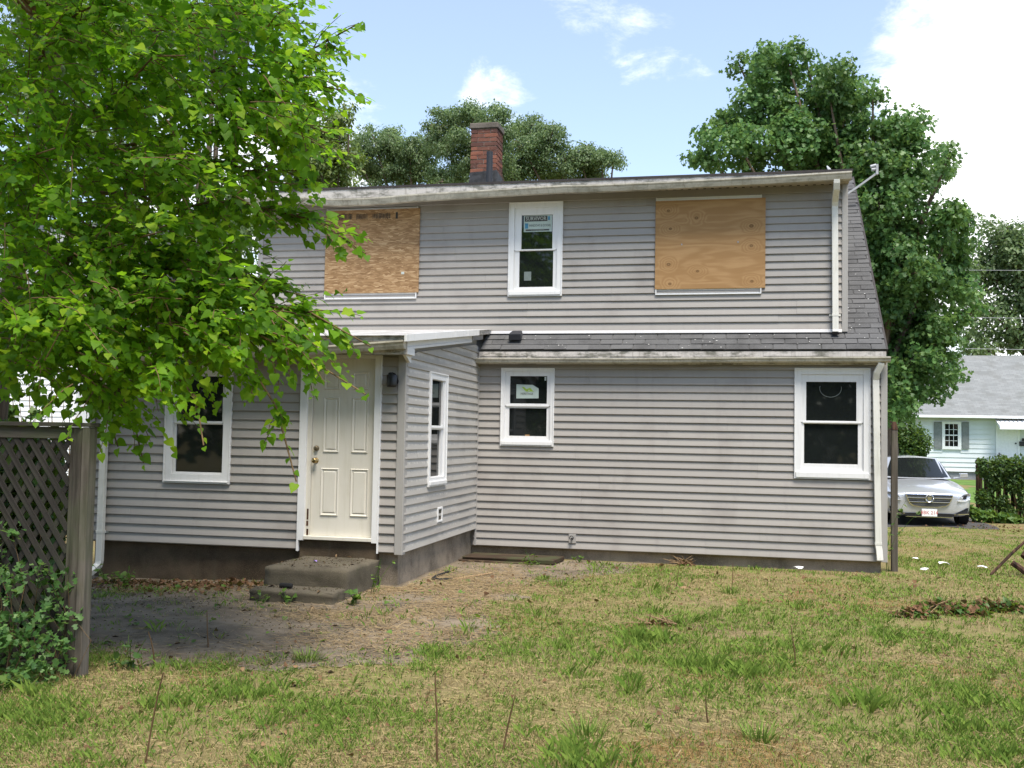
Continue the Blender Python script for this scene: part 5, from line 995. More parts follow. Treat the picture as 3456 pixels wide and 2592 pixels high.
# ------------------------------------------------------------------ the mulberry hanging in from the left
TR = at(-30, 900, 9.6); mul = thing('mulberry_tree', (TR.x-.2, TR.y, 0), 'mulberry tree with bright green heart-shaped leaves hanging over the addition', 'tree')
rg = np.random.default_rng(12); mb = MB()
trunk = [Vector((TR.x-.25, 9.7, -.2)), at(-25, 1000, 9.7), at(15, 680, 9.7), at(60, 430, 9.6), at(95, 270, 9.4), at(130, 80, 9.2), at(150, -150, 9.0)]
mb.tube(trunk, [.17, .14, .115, .10, .085, .065, .04], 10); mb.build('trunk', 'bark', mul, smooth=True)
LIMBS = [  # points along each limb: photo position and depth
    [(95, 270, 9.4), (300, 200, 8.6), (520, 140, 7.8), (680, 110, 7.3), (775, 50, 7.0)],
    [(130, 80, 9.2), (330, 60, 8.6), (520, 20, 7.9), (600, -5, 7.6)],
    [(95, 270, 9.4), (310, 235, 8.6), (520, 200, 7.8), (650, 190, 7.3), (740, 195, 7.0)],
    [(80, 350, 9.5), (300, 300, 8.5), (500, 270, 7.7), (620, 265, 7.3), (715, 290, 7.1)],
    [(60, 430, 9.6), (260, 380, 8.6), (440, 350, 7.8), (580, 370, 7.3), (680, 395, 7.1)],
    [(60, 430, 9.6), (250, 420, 8.4), (420, 440, 7.6), (560, 440, 7.1), (690, 490, 6.9), (790, 548, 6.8)],
    [(40, 550, 9.6), (230, 500, 8.2), (400, 540, 7.3), (560, 600, 6.9), (660, 640, 6.7)],
    [(30, 600, 9.6), (220, 570, 8.1), (400, 600, 7.1), (560, 660, 6.7), (690, 700, 6.5), (800, 748, 6.4)],
    [(30, 620, 9.6), (220, 600, 8.0), (400, 650, 7.0), (560, 730, 6.5), (690, 790, 6.3), (790, 852, 6.2)],
    [(30, 640, 9.6), (200, 620, 8.0), (380, 690, 7.0), (510, 770, 6.6), (590, 880, 6.4), (640, 1040, 6.3)],
    [(15, 680, 9.7), (180, 660, 7.9), (300, 720, 6.8), (380, 800, 6.4), (430, 880, 6.2), (440, 962, 6.1)],
    [(15, 680, 9.7), (130, 680, 7.8), (220, 760, 6.8), (270, 860, 6.5), (310, 1000, 6.4)],
    [(10, 720, 9.7), (100, 710, 7.9), (180, 780, 7.0), (240, 900, 6.8), (255, 965, 6.8)],
    [(15, 680, 9.7), (60, 620, 8.0), (200, 540, 6.8), (350, 500, 6.2)],
    [(60, 430, 9.6), (120, 300, 8.0), (260, 180, 6.8), (400, 120, 6.2)],
    [(95, 270, 9.4), (60, 150, 8.0), (150, 40, 7.0), (300, -60, 6.3)],
    [(30, 600, 9.6), (-60, 480, 8.0), (-20, 380, 7.0), (120, 320, 6.2)],
    [(15, 680, 9.7), (-40, 740, 8.2), (40, 780, 7.4), (120, 800, 7.0)],
    [(130, 80, 9.2), (220, -60, 8.0), (420, -120, 7.0), (600, -150, 6.6)],
    [(130, 80, 9.2), (-60, -80, 8.0), (-200, 20, 7.0), (-300, 100, 6.5)],
    [(60, 430, 9.6), (-120, 480, 8.6), (-260, 560, 7.6)]]
def polyline(pts, t):
    P = np.array(pts); L = np.r_[0, np.cumsum(np.linalg.norm(np.diff(P, axis=0), axis=1))]; q = t*L[-1]
    return np.stack([np.interp(q, L, P[:, k]) for k in range(3)], -1)
leafP = []; leafF = []; leafN = []; leafS = []; leafTip = []
def twig(p, d, L, n, sz, tip, mbt, droop=0.5, lean=0.0):
    p = np.array(p, float); d = unit(np.array(d, float)); pts = [p]; step = L/6
    for k in range(6): d = unit(d+np.array([0, 0, -droop*.14])+rg.normal(size=3)*.10); pts.append(pts[-1]+d*step)
    if mbt is not None: mbt.tube(pts, [.0055*(1-.11*k) for k in range(7)], 4, caps=False)
    for k in range(n):
        t = (k+.6)/n; q = polyline(pts, np.array([t]))[0]; sd = 1 if k % 2 else -1; dd = unit(pts[min(6, int(t*6)+1)]-pts[max(0, int(t*6)-1)])
        s = unit(np.cross(dd, [0, 0, 1.0])+rg.normal(size=3)*.2); f = unit(dd*.75+s*sd*.75+np.array([.25, -.25, -.42])*rg.uniform(.5, 1.2)+rg.normal(size=3)*.30)
        leafP.append(q+f*.022); leafF.append(f); leafN.append(unit(np.array([0.05, -.45, 1.0])+rg.normal(size=3)*.38)); leafS.append(sz*rg.uniform(.45, 1.2)*(1 if t < .8 else .78)); leafTip.append(tip)
mbt = MB(); limbs3 = []
for li, L in enumerate(LIMBS):
    P = [at(*q) for q in L]; P = [p.copy() for p in P]
    n = len(P); rad = np.linspace(.026, .005, n)*(1.0 if li < 17 else .8)
    fine = [Vector(polyline([tuple(p) for p in P], np.array([t]))[0]) for t in np.linspace(0, 1, 14)]
    for k in range(1, 13): fine[k] += Vector(rg.normal(size=3)*.03)
    mb = MB().tube(fine, np.linspace(rad[0], rad[-1], 14), 6, caps=False); mb.build('limb', 'twig', mul, smooth=True); limbs3.append(np.array([tuple(f) for f in fine]))
for li, P in enumerate(limbs3):
    Lm = np.linalg.norm(np.diff(P, axis=0), axis=1).sum()
    for k in range(int(Lm*(13 if li < 17 else 7))):          # side twigs
        t = rg.uniform(.22, .93)
        thin = 9 <= li <= 12 and t > .62
        if thin and rg.random() < .55: continue
        p = polyline(P, np.array([t]))[0]; d = unit(polyline(P, np.array([min(1, t+.06)]))[0]-p)
        sd = rg.normal(size=3); sd -= d*(sd@d); sd = unit(sd); twig(p, d*.75+sd*.75+np.array([.05, -.05, -.12]), rg.uniform(.3, .6)*(1-.35*t)*(.55 if thin else 1), int(rg.integers(8, 13)*(.6 if thin else 1)), .074, 0, mbt)
    if li < 13:                                              # the leafy end of the limb itself
        e = P[-4:]; dirn = unit(P[-1]-P[-3]); q0 = P[-1]; k0 = 11
        for k in range(24):
            t = .68+.32*k/23; p = polyline(P, np.array([t]))[0]; sd = 1 if k % 2 else -1; s = unit(np.cross(dirn, [0, 0, 1.0])+rg.normal(size=3)*.15); f = unit(dirn*.7+s*sd*.7+np.array([.2, -.2, -.5])+rg.normal(size=3)*.25)
            leafP.append(p+f*.02); leafF.append(f); leafN.append(unit(np.array([0, -.5, .9])+rg.normal(size=3)*.3)); leafS.append(.074*rg.uniform(.55, 1.15)); leafTip.append(1)
        for k in range(9):
            t = rg.uniform(.60, .95); p = polyline(P, np.array([t]))[0]; sd = unit(rg.normal(size=3)); twig(p, dirn*.9+sd*.5, rg.uniform(.16, .34), 7, .076, 1, mbt)
# fill of the crown: twigs all through its volume
FILL = [(-120, -150), (540, -150), (600, -20), (640, 70), (660, 130), (650, 220), (655, 300), (610, 380), (560, 430), (500, 480), (500, 560), (560, 620), (620, 655), (665, 700), (600, 722), (520, 725), (440, 760), (360, 800), (300, 850), (235, 870), (180, 840), (90, 800), (-120, 780)]
cnt = 0
while cnt < 2050:
    x, y = rg.uniform(-120, 700), rg.uniform(-150, 930)
    if not inpoly(np.array([x]), np.array([y]), FILL)[0]: continue
    gap = vnoise(np.array([x/75.]), np.array([y/75.]), 1, 33)[0]
    if (gap < .20 and x > 330) or (abs(x-560) < 110 and abs(y-390) < 90 and rg.random() < .45): continue
    Y = rg.uniform(6.3, 9.2) if x < 350 else rg.uniform(6.2, 8.4)
    if y > 600: Y = rg.uniform(6.1, 7.6)
    p = np.array(at(x, y, Y)); twig(p, np.array([.75, -.25, -.15])+rg.normal(size=3)*.45, rg.uniform(.32, .6), int(rg.integers(9, 15)), .074, 0, mbt if rg.random() < .5 else None); cnt += 1
for k in range(260):                    # the top of the crown, high over the garden
    a, b = rg.uniform(0, 6.28), rg.uniform(0, 1)**.5; p = np.array([-6.4+2.6*b*math.cos(a), 5.6+2.4*b*math.sin(a), 6.9+rg.normal()*.6-1.0*b]); twig(p, np.array([.3, -.1, -.1])+rg.normal(size=3)*.6, rg.uniform(.5, .9), 12, .13, 0, None)
for k in range(9): e_ = Vector((-6.4+2.2*math.cos(k*.7), 5.6+2.0*math.sin(k*.7), 6.9)); MB().tube([trunk[5], trunk[6].lerp(e_, .4), e_], [.05, .035, .012], 6, caps=False).build('limb', 'twig', mul)
tag(mbt.build('twigs', 'twig', mul), kind='stuff')
leafP = np.array(leafP); leafF = np.array(leafF); leafN = np.array(leafN); leafS = np.array(leafS); leafTip = np.array(leafTip)
rm = rotmats(leafF, leafN); tmpls = [heart_leaf(.16, .22), heart_leaf(.26, .4), heart_leaf(.10, .5), heart_leaf(.2, .3, 1.0)]
score = np.where(leafP[:, 2] > 5.2, -50, 0)+leafTip*10+leafS/np.maximum(leafP[:, 1], 1)*60+rg.uniform(0, .2, len(leafP)); order = np.argsort(-score); single = order[:300]; rest = order[300:]
which = rg.integers(0, 4, len(leafP)); VV = []; FF = []; base_i = 0
for k in range(4):
    s_ = rest[which[rest] == k]; V, F = scatter(tmpls[k][0], tmpls[k][1], leafP[s_], rm[s_], leafS[s_]); VV.append(V); FF.append(F+base_i); base_i += len(V)
tag(link('foliage', npmesh('foliage', np.concatenate(VV), np.concatenate(FF), 'mulberry_leaf', smooth=True), mul), kind='stuff')
lm = [npmesh('leaf', t_[0], t_[1], 'mulberry_leaf', smooth=True) for t_ in tmpls]
for k in single:
    M4 = Matrix.Identity(4)
    for a in range(3):
        for b in range(3): M4[a][b] = rm[k][a][b]*leafS[k]
        M4[a][3] = leafP[k][a]
    link('leaf', lm[which[k]], mul, mw=M4)
print('mulberry leaves', len(leafP))

# ------------------------------------------------------------------ weeds and saplings
def weed(loc, label, h, n, size, mat='weed_leaf', seed=0, spread=.5, tm=None, stems=5, name='weed', group=None):
    rg = np.random.default_rng(seed); x, y = loc; z = gzf(x, y) if len(loc) == 2 else loc[2]
    root = thing(name, (x, y, z), label, 'plant', group); mb = MB(); P = []; Fw = []; Nn = []
    for s_ in range(stems):
        d = unit(np.array([rg.normal()*spread, rg.normal()*spread, 1.0])); L = h*rg.uniform(.6, 1.1); pts = [np.array([x, y, z-.01])+np.array([rg.normal()*.015, rg.normal()*.015, 0])]
        for k in range(4): d = unit(d+np.array([rg.normal()*.15, rg.normal()*.15, -.05])); pts.append(pts[-1]+d*L/4)
        mb.tube(pts, [.004, .0036, .003, .0025, .0015], 4, caps=False)
        for k in range(max(2, n//stems)):
            q = polyline(pts, np.array([rg.uniform(.25, 1.0)]))[0]; f = unit(np.array([rg.normal(), rg.normal(), rg.normal()*.3-.1])); P.append(q); Fw.append(f); Nn.append(unit(np.array([0, -.2, 1.0])+rg.normal(size=3)*.35))
    mb.build('stem', 'weed_leaf', root); N = len(P); V, F = scatter(*(tm or heart_leaf(.15, .3)), np.array(P), rotmats(np.array(Fw), np.array(Nn)), size*rg.uniform(.6, 1.25, N)); tag(link('foliage', npmesh('foliage', V, F, mat), root), kind='stuff'); return root
weed((-3.66, 9.56), 'bright green seedling growing against the concrete steps', .22, 16, .075, seed=1, spread=.35)
weed((-3.74, 10.25), 'wispy weed with small leaves beside the upper step', .42, 18, .035, seed=2, spread=.4)
weed((-4.58, 9.40), 'small light green weed sprouting before the lower step', .16, 14, .045, seed=3, spread=.7, stems=6)
weed((-4.30, 9.39), 'leafy sprig standing against the middle of the lower step', .17, 10, .045, seed=4, spread=.6)
weed((-2.10, 13.62), 'little bright weed at the end of the rotten board', .16, 18, .04, seed=5)
weed((-7.0, 10.45), 'leafy creeper at the mouth of the left downspout', .34, 26, .07, seed=6, spread=.9, stems=7)
weed((-6.6, 10.25), 'low green sprout among dead leaves near the foundation', .26, 20, .06, seed=7, spread=.9)
weed((-2.62, 13.15), 'pale grass-like weed on the patio near the rotten board', .25, 26, .08, seed=8, tm=diamond(.16), spread=.6)
weed((1.84, 14.16), 'vine with round yellow-green leaves climbing the wooden post', 1.0, 46, .055, 'vine_leaf', 9, .05, stems=4, name='post_vine')
# vines on the lattice
cs = []
rgv = np.random.default_rng(31)
for k in range(26): x = rgv.uniform(-5.35, -4.40); z = rgv.uniform(.02, .62)*(1.15 if x < -4.7 else .8); cs.append((x, FY-.06-rgv.uniform(0, .25), z, .10+.05*rgv.random()))
for (x, z) in ((-5.0, .85), (-4.85, .98), (-4.62, .70), (-4.52, .62), (-4.40, .66), (-4.95, .75), (-4.42, .30), (-4.36, .42), (-5.05, 1.1)): cs.append((x, FY-.08, z, .085))
bush('lattice_vine', 'lobed green vine climbing the lattice fence', 'vine', cs, 'maple_leaf', 1300, .042, 32, star_leaf(), stems=.004)
cs = []
for k in range(85): yy_ = rgv.uniform(6.7, 7.7); cs.append((-.742*yy_-rgv.uniform(0, 1.1), yy_, rgv.uniform(.1, 1.52), rgv.uniform(.2, .3)))
bush('fence_shrub', 'dark leafy shrub growing thick behind the lattice fence', 'shrub', cs, 'shrub_leaf', 12000, .085, 36, heart_leaf(), stems=.008)
weed((-4.16, 6.55), 'green sprig poking out past the lattice fence post', .30, 22, .06, 'shrub_leaf', 33, .8, star_leaf())
weed((-4.55, 5.75), 'leafy weed at the foot of the lattice fence', .30, 40, .055, 'shrub_leaf', 34, .9, star_leaf(), 8)
# ivy and saplings in front of the white house on the left
cs = [tuple(at(x, y, 12.5))+(r*1.5624/FPX*12.5,) for (x, y, r) in ((20, 740, 30), (60, 760, 22), (15, 800, 16), (110, 780, 20), (140, 830, 14), (40, 850, 12), (100, 870, 14), (150, 890, 10), (20, 890, 16), (75, 895, 12))]
bush('sapling', 'thin leafy sapling in front of the white house', 'sapling', cs, 'shrub_leaf', 700, .085, 35, heart_leaf(), stems=.012)
# dry stalks left standing in the grass
STK = [((312, 1650), .46, 'tall dry stalk standing near the lattice fence'), ((945, 1655), .46, 'tall straight dry stalk standing in the middle of the lawn'), ((1085, 1625), .30, 'bent dry stalk beside a taller one in the lawn'), ((1720, 1440), .30, 'thick cut stalk standing alone on the right side of the lawn'), ((1530, 1560), .16, 'short cut stalk sticking up from the dry grass'), ((1460, 1270), .30, 'leaning dry stem near the bare foundation'), ((1580, 1275), .30, 'dry stalk leaning by the house foundation'), ((335, 1440), .26, 'pale dry twig rising from the bare patio edge'), ((450, 1400), .28, 'thin bare twig on the shaded patio')]
def ground_at(xd, yd):
    d = view_dir(xd, yd); t_ = -EYE.z/d.z
    for _ in range(3): p = EYE+d*t_; t_ = (gzf(p.x, p.y)-EYE.z)/d.z
    return EYE+d*t_
for k, ((x, y), h, lab) in enumerate(STK):
    p = ground_at(x, y); r2 = random.Random(k); pts = [p-Vector((0, 0, .03))]; d = Vector((r2.uniform(-.15, .2), r2.uniform(-.15, .15), 1)).normalized()
    for q in range(5): d = (d+Vector((r2.uniform(-.08, .08), r2.uniform(-.08, .08), 0))).normalized(); pts.append(pts[-1]+d*(h+.03)/5)
    tag(MB().tube(pts, [.006, .0056, .005, .0045, .004, .003], 6).build('dry_stalk', 'dark_stalk'), lab, 'stalk')
# litter
for k, (x, y, r_, lab) in enumerate(((2038, 1223, .085, 'largest flat white paper scrap on the grass near the wooden post'), (1998, 1236, .055, 'slender white scrap nearest the wooden post'), (2120, 1231, .075, 'long white scrap beside the charred sticks'), (1978, 1213, .05, 'small white scrap among weeds behind the wooden post'), (1725, 1233, .07, 'torn blue-white wrapper lying against the house foundation'))):
    p = ground_at(x, y); r2 = random.Random(k+40); vs = [(0, 0, .03)]+[(r_*math.cos(a)*r2.uniform(.7, 1.2), r_*.6*math.sin(a)*r2.uniform(.7, 1.2), r2.uniform(.0, .03)) for a in np.linspace(0, 2*math.pi, 9)[:-1]]
    fs = [(0, 1+q, 1+(q+1) % 8) for q in range(8)]; o = MB().add(vs, fs).build('paper_scrap', 'paper_white', None, p+Vector((0, 0, .03))); md = o.modifiers.new('thickness', 'SOLIDIFY'); md.thickness = .006; tag(o, lab, 'litter')
# charred sticks at the right edge
p = ground_at(2140, 1245); woods = [((0, 0, .02), (.55, .25, .52), .018, 'long thin charred pole leaning up out of the grass'), ((.42, .12, .24), (.75, .30, .62), .05, 'short thick charred log leaning beside the thin pole'), ((.26, .05, .18), (.44, -.02, .03), .035, 'broken splintered stump of plank under the charred log')]
for (a, b, r_, lab) in woods: tag(MB().tube([p+Vector(a), p+(Vector(a)+Vector(b))*.5+Vector((0, .01, .01)), p+Vector(b)], [r_, r_*1.08, r_*.9], 8).build('charred_stick', 'charred_wood'), lab, 'stick')
tag(MB().hexa([tuple(p+Vector(q)) for q in ((.45, -.1, -.02), (.85, -.1, -.02), (.85, .2, -.02), (.45, .2, -.02), (.48, -.06, .16), (.85, -.06, .22), (.85, .16, .24), (.50, .16, .18))]).build('charred_block', 'charred_wood', bevel=.02), 'blackened wooden block at the foot of the charred log', 'block')
# ------------------------------------------------------------------ grass, straw and leaf litter
def density_fields(x, y):
    pat = in_patio(x, y); big = vnoise(x, y, .8, 11)*.6+vnoise(x, y, 2.1, 12)*.4; fine = vnoise(x, y, 5, 13)
    return pat, big, fine
def blades(N, reg, hmin, hmax, width, seed, lying=False, dens=None):
    rg = np.random.default_rng(seed); x0, x1, y0, y1 = reg
    y = y0+(y1-y0)*rg.uniform(0, 1, N)**1.35; x = rg.uniform(x0, x1, N); keep = np.abs(x-(-.22*y)) < .62*y+.6
    x, y = x[keep], y[keep]; d = dens(x, y); k = rg.uniform(0, 1, len(x)) < d; x, y = x[k], y[k]; n = len(x)
    return x, y, n, rg
def lawn_d(x, y):
    pat, big, fine = density_fields(x, y); d = np.clip(.75+1.0*(big-.25), .5, 1)*np.clip(.7+fine, 0, 1); edge = ~(in_patio(x+.3, y) & in_patio(x, y-.35) & in_patio(x+.2, y-.2)); d = np.where(pat, np.where(edge, .22, .05)+.30*(vnoise(x, y, 1.7, 15) > .74), d)
    bare = (vnoise(x, y, 1.2, 16) > .80)|((np.hypot(x+.55, (y-10.7)*.8) < .45))|((np.hypot(x+2.9, (y-5.3)*.8) < .55))|((np.hypot((x+2.6)*.5, (y-6.6)) < .45))|((np.hypot(x-.9, (y-7.0)) < .22)); d = np.where(bare, d*.4, d)
    d = np.where((y > 13.8) & (x < 2.05) & (x > -9), 0, d); d = np.where((y > 10.7) & (x < XS) & (x > -9), 0, d); d = np.where((x < -3.8) & (x > -4.85) & (y > 9.4) & (y < 10.9), 0, d); d = np.where((y > 22.6+(x-2.1)*.12) & (x > 2.1) & (x < 5.2), 0, d)
    return d
rg = np.random.default_rng(60); NT_ = 125000
y = 4.0+(23.2-4.0)*rg.uniform(0, 1, NT_)**1.75; x = -.25*y+rg.uniform(-1, 1, NT_)*(.60*y+.5); k = (rg.uniform(0, 1, NT_) < lawn_d(x, y)); x, y = x[k], y[k]
per = rg.integers(4, 9, len(x)); idx = np.repeat(np.arange(len(x)), per); gt = rg.uniform(0, 1, len(x)); rad = np.where(gt < .5, .03, .05)*np.clip(y/7, .8, 2.0)
n = len(idx); a_ = rg.uniform(0, 6.283, n); q_ = rg.uniform(0, 1, n)**.5*rad[idx]; x = x[idx]+np.cos(a_)*q_; y = y[idx]+np.sin(a_)*q_; k = ~(((y > 13.93) & (x < 2.02) & (x > -9))|((y > 10.75) & (x < XS+.02))); x, y, idx, a_ = x[k], y[k], idx[k], a_[k]; n = len(x)
green = np.clip((vnoise(x, y, .7, 23)*.6+vnoise(x, y, 2.2, 24)*.4-.34)*3.0, 0, 1); tg = gt[idx]; g = (rg.uniform(0, 1, n)*.5+tg*.5 < .36+.50*green)
tuft = (vnoise(x, y, 3.5, 26) > .70) & (tg < .5); h = rg.uniform(.012, .040, n)*(1+.30*green)*np.where(tuft & g, 1.9, 1.0)*np.where((vnoise(x, y, 1.3, 29) > .78) & g, 1.7, 1.0)*np.clip(1.15-.03*(y-4), .65, 1.15); w = rg.uniform(.0010, .0021, n)*np.clip(y/6, .9, 2.4)
th = a_+rg.normal(0, .7, n); lean = rg.uniform(.1, .9, n); flatb = (~g) & (rg.uniform(0, 1, n) < .5); lean = np.where(flatb, rg.uniform(1.3, 2.6, n), lean)
z = gz(x, y)+.002; bx, by = np.cos(th), np.sin(th); sx, sy = -by, bx
def P(t, ww, sd): 
    up = h*t*(1-.35*t*np.minimum(lean, 1.6)/1.6); out = h*lean*t*t*.9; return np.stack([x+bx*out+sx*ww*sd, y+by*out+sy*ww*sd, z+np.where(flatb, up*.25+.006, up)], -1)
V = np.stack([P(0, w, -1), P(0, w, 1), P(1.0, w*.3, 1), P(.6, w*.9, -1)], 1).reshape(-1, 3); o5 = np.arange(n)*4
F = np.concatenate([np.stack([o5, o5+1, o5+3], 1), np.stack([o5+1, o5+2, o5+3], 1)])
ga = np.array([.095, .175, .024]); gb = np.array([.220, .310, .055]); sa = np.array([.26, .205, .090]); sb = np.array([.45, .365, .180]); q = rg.uniform(0, 1, (n, 1)); rustm = (vnoise(x, y, .9, 28) > .68)[:, None]
tint = np.where(g[:, None], ga+(gb-ga)*q, sa+(sb-sa)*q); tint = np.where(rustm & ~g[:, None], tint*np.array([.86, .70, .60]), tint)
tag(link('grass', npmesh('grass', V, F, 'grass', np.repeat(tint, 4, axis=0))), 'patchy half-dry lawn grass around the house', 'grass', kind='stuff'); print('grass blades', n)
# clover and broad small leaves low in the grass, thin seed stems above it
rg = np.random.default_rng(65); n = 26000; y = 4.1+(14-4.1)*rg.uniform(0, 1, n)**1.5; x = -.25*y+rg.uniform(-1, 1, n)*(.58*y+.4); k = (rg.uniform(0, 1, n) < lawn_d(x, y)*np.clip((vnoise(x, y, 2.6, 51)-.35)*2.5, .08, 1)) & ~(((y > 13.9) & (x < 2))|((y > 10.7) & (x < XS+.03))); x, y = x[k], y[k]; n = len(x); f = rg.normal(size=(n, 3)); f[:, 2] = np.abs(f[:, 2])*.4
V, F = scatter(*diamond(.75, .1), np.stack([x, y, gz(x, y)+rg.uniform(.01, .04, n)], -1), rotmats(unit(f), unit(rg.normal(size=(n, 3))*.35+[0, 0, 1])), rg.uniform(.010, .026, n)*np.clip(y/7, .8, 1.6)); q = rg.uniform(0, 1, (n, 1)); tint = np.array([.07, .14, .022])+(np.array([.17, .26, .05])-np.array([.07, .14, .022]))*q; dd_ = rg.uniform(0, 1, n) < .2; tint[dd_] = np.array([.24, .15, .08])
tag(link('clover', npmesh('clover', V, F, 'grass', np.repeat(tint, 4, axis=0))), 'low clover and small broad leaves among the lawn grass', 'clover', kind='stuff')
n = 700; y = 4.2+9*rg.uniform(0, 1, n)**1.6; x = -.25*y+rg.uniform(-1, 1, n)*(.58*y+.3); k = ~in_patio(x, y) & (rg.uniform(0, 1, n) < vnoise(x, y, 1.1, 52)*1.3) & (x > -.7*y+.3); x, y = x[k], y[k]; n = len(x); h = rg.uniform(.06, .19, n); a_ = rg.uniform(0, 6.28, n); l_ = rg.uniform(.0, .09, n); w = .0011*np.clip(y/6, 1, 2); z = gz(x, y)
V = np.stack([np.stack([x-w, y, z], -1), np.stack([x+w, y, z], -1), np.stack([x+np.cos(a_)*l_+w*.5, y+np.sin(a_)*l_, z+h], -1), np.stack([x+np.cos(a_)*l_-w*.5, y+np.sin(a_)*l_, z+h], -1)], 1).reshape(-1, 3); tint = np.array([.42, .35, .18])*rg.uniform(.5, 1.15, (n, 1))
tag(link('seed_stems', npmesh('seed_stems', V, np.arange(n*4).reshape(-1, 4), 'grass', np.repeat(tint, 4, axis=0))), 'thin pale seed stems standing above the lawn', 'grass stems', kind='stuff')
# straw lying on the patio and among the grass
def straw_d(x, y): c = np.exp(-(((x+3.05)/.9)**2+((y-9.9)/1.9)**2)); return np.clip(c*2.4*(vnoise(x, y, 1.8, 41)*1.5-.35), 0, 1)+.035*(y < 14)
def blocked(x, y): return ((y > 13.85) & (x < 2.0))|((y > 10.7) & (x < XS+.05))|((x < -3.84) & (x > -4.8) & (y > 9.4))
rg = np.random.default_rng(61); x = rg.uniform(-6.5, 4, 190000); y = rg.uniform(4.2, 14.5, 190000); k = (rg.uniform(0, 1, 190000) < straw_d(x, y)) & ~blocked(x, y); x, y = x[k], y[k]; n = len(x)
th = rg.normal(0, .9, n); L = rg.uniform(.03, .13, n); w = rg.uniform(.0012, .003, n); z = gz(x, y)+rg.uniform(.006, .03, n); dx_, dy_ = np.cos(th)*L, np.sin(th)*L; tz = rg.normal(0, .012, n)
V = np.stack([np.stack([x-dx_/2+np.sin(th)*w, y-dy_/2-np.cos(th)*w, z-tz/2], -1), np.stack([x-dx_/2-np.sin(th)*w, y-dy_/2+np.cos(th)*w, z-tz/2+.001], -1), np.stack([x+dx_/2-np.sin(th)*w, y+dy_/2+np.cos(th)*w, z+tz/2+.001], -1), np.stack([x+dx_/2+np.sin(th)*w, y+dy_/2-np.cos(th)*w, z+tz/2], -1)], 1).reshape(-1, 3)
V[:, 2] = np.maximum(V[:, 2], gz(V[:, 0], V[:, 1])+.005); F = np.arange(n*4).reshape(-1, 4); q = rg.uniform(0, 1, (n, 1)); tint = np.array([.17, .115, .060])+(np.array([.40, .305, .170])-np.array([.17, .115, .060]))*q
tag(link('straw', npmesh('straw', V, F, 'grass', np.repeat(tint, 4, axis=0))), 'dry straw strewn over the patio and lawn', 'straw', kind='stuff')
# dead leaves along the shaded foundation and scattered in the grass
rg = np.random.default_rng(62); n1 = 900; x = np.r_[rg.normal(-6.0, .85, n1), rg.uniform(-4.5, 4, 330), rg.normal(-2.7, .6, 260), rg.normal(-3.5, .15, 40), rg.normal(5.2, .5, 160)]; y = np.r_[np.abs(rg.normal(0, .38, n1))*-1+10.62, rg.uniform(4.4, 14, 330), rg.normal(5.9, .7, 260), rg.normal(13.4, .12, 40), rg.normal(23.3, .7, 160)]
k = ~blocked(x, y); x, y = x[k], y[k]; n = len(x); pos = np.stack([x, y, gz(x, y)+rg.uniform(.008, .04, n)], -1); f = rg.normal(size=(n, 3)); f[:, 2] *= .35
V, F = scatter(*heart_leaf(.35, .5), pos, rotmats(unit(f), unit(rg.normal(size=(n, 3))*.5+[0, 0, 1])), rg.uniform(.022, .052, n)*np.clip(y/9, .6, 1.25)); V[:, 2] = np.maximum(V[:, 2], gz(V[:, 0], V[:, 1])+.006)
tag(link('dead_leaves', npmesh('dead_leaves', V, F, 'dead_leaf')), 'brown dead leaves lying along the foundation', 'leaves', kind='stuff')
# small green scraps of weeds between patio cracks
rg = np.random.default_rng(63); n = 700; x = rg.uniform(-7, -2.2, n); y = rg.uniform(6.8, 13, n); k = in_patio(x, y) & ~blocked(x, y) & (vnoise(x, y, 3, 44) > .55); x, y = x[k], y[k]; n = len(x); pos = np.stack([x, y, gz(x, y)+rg.uniform(.008, .05, n)], -1); f = rg.normal(size=(n, 3)); f[:, 2] = np.abs(f[:, 2])*.5
V, F = scatter(*heart_leaf(.2, .4), pos, rotmats(unit(f), unit(rg.normal(size=(n, 3))*.4+[0, 0, 1])), rg.uniform(.02, .055, n)); tag(link('patio_weeds', npmesh('patio_weeds', V, F, 'weed_leaf')), 'tiny green weeds sprouting from the patio cracks', 'weeds', kind='stuff')
# heaps: pulled weeds on the lawn, brown clumps
def heap(centres, label, n, seed, mats=('dead_leaf', 'weed_leaf'), name='weed_heap'):
    rg = np.random.default_rng(seed); root = thing(name, (centres[0][0], centres[0][1], gzf(*centres[0][:2])), label, 'heap')
    for mi, m in enumerate(mats):
        P = []
        for (x, y, r_, hh) in centres: k = int(n*r_/sum(c[2] for c in centres)); a = rg.uniform(0, 6.28, k); q = rg.uniform(0, 1, k)**.6; P.append(np.stack([x+r_*q*np.cos(a), y+r_*.5*q*np.sin(a), gz(x+r_*q*np.cos(a), y)+rg.uniform(.01, 1, k)*hh*(1-q*.8)], -1))
        P = np.concatenate(P); f = rg.normal(size=P.shape); V, F = scatter(*heart_leaf(.3, .5), P, rotmats(unit(f), unit(rg.normal(size=P.shape)*.6+[0, -.2, 1])), rg.uniform(.025, .065, len(P))); tag(link(('dead_foliage', 'green_foliage')[mi], npmesh('heap', V, F, m), root), kind='stuff')
    mb = MB(); r2 = random.Random(seed)
    for k in range(16):
        c = r2.choice(centres); p = Vector((c[0]+r2.uniform(-c[2], c[2]), c[1]+r2.uniform(-.1, .1), gzf(c[0], c[1])+.03)); d = Vector((r2.uniform(-1, 1), r2.uniform(-.4, .4), r2.uniform(0, .45))); mb.tube([p, p+d*.12, p+d*.25], [.006, .005, .003], 5)
    mb.build('twigs', 'dry_stalk', root)
hp = [ground_at(x, y) for (x, y) in ((1975, 1335), (2030, 1318), (2090, 1330), (2140, 1318), (2185, 1322))]
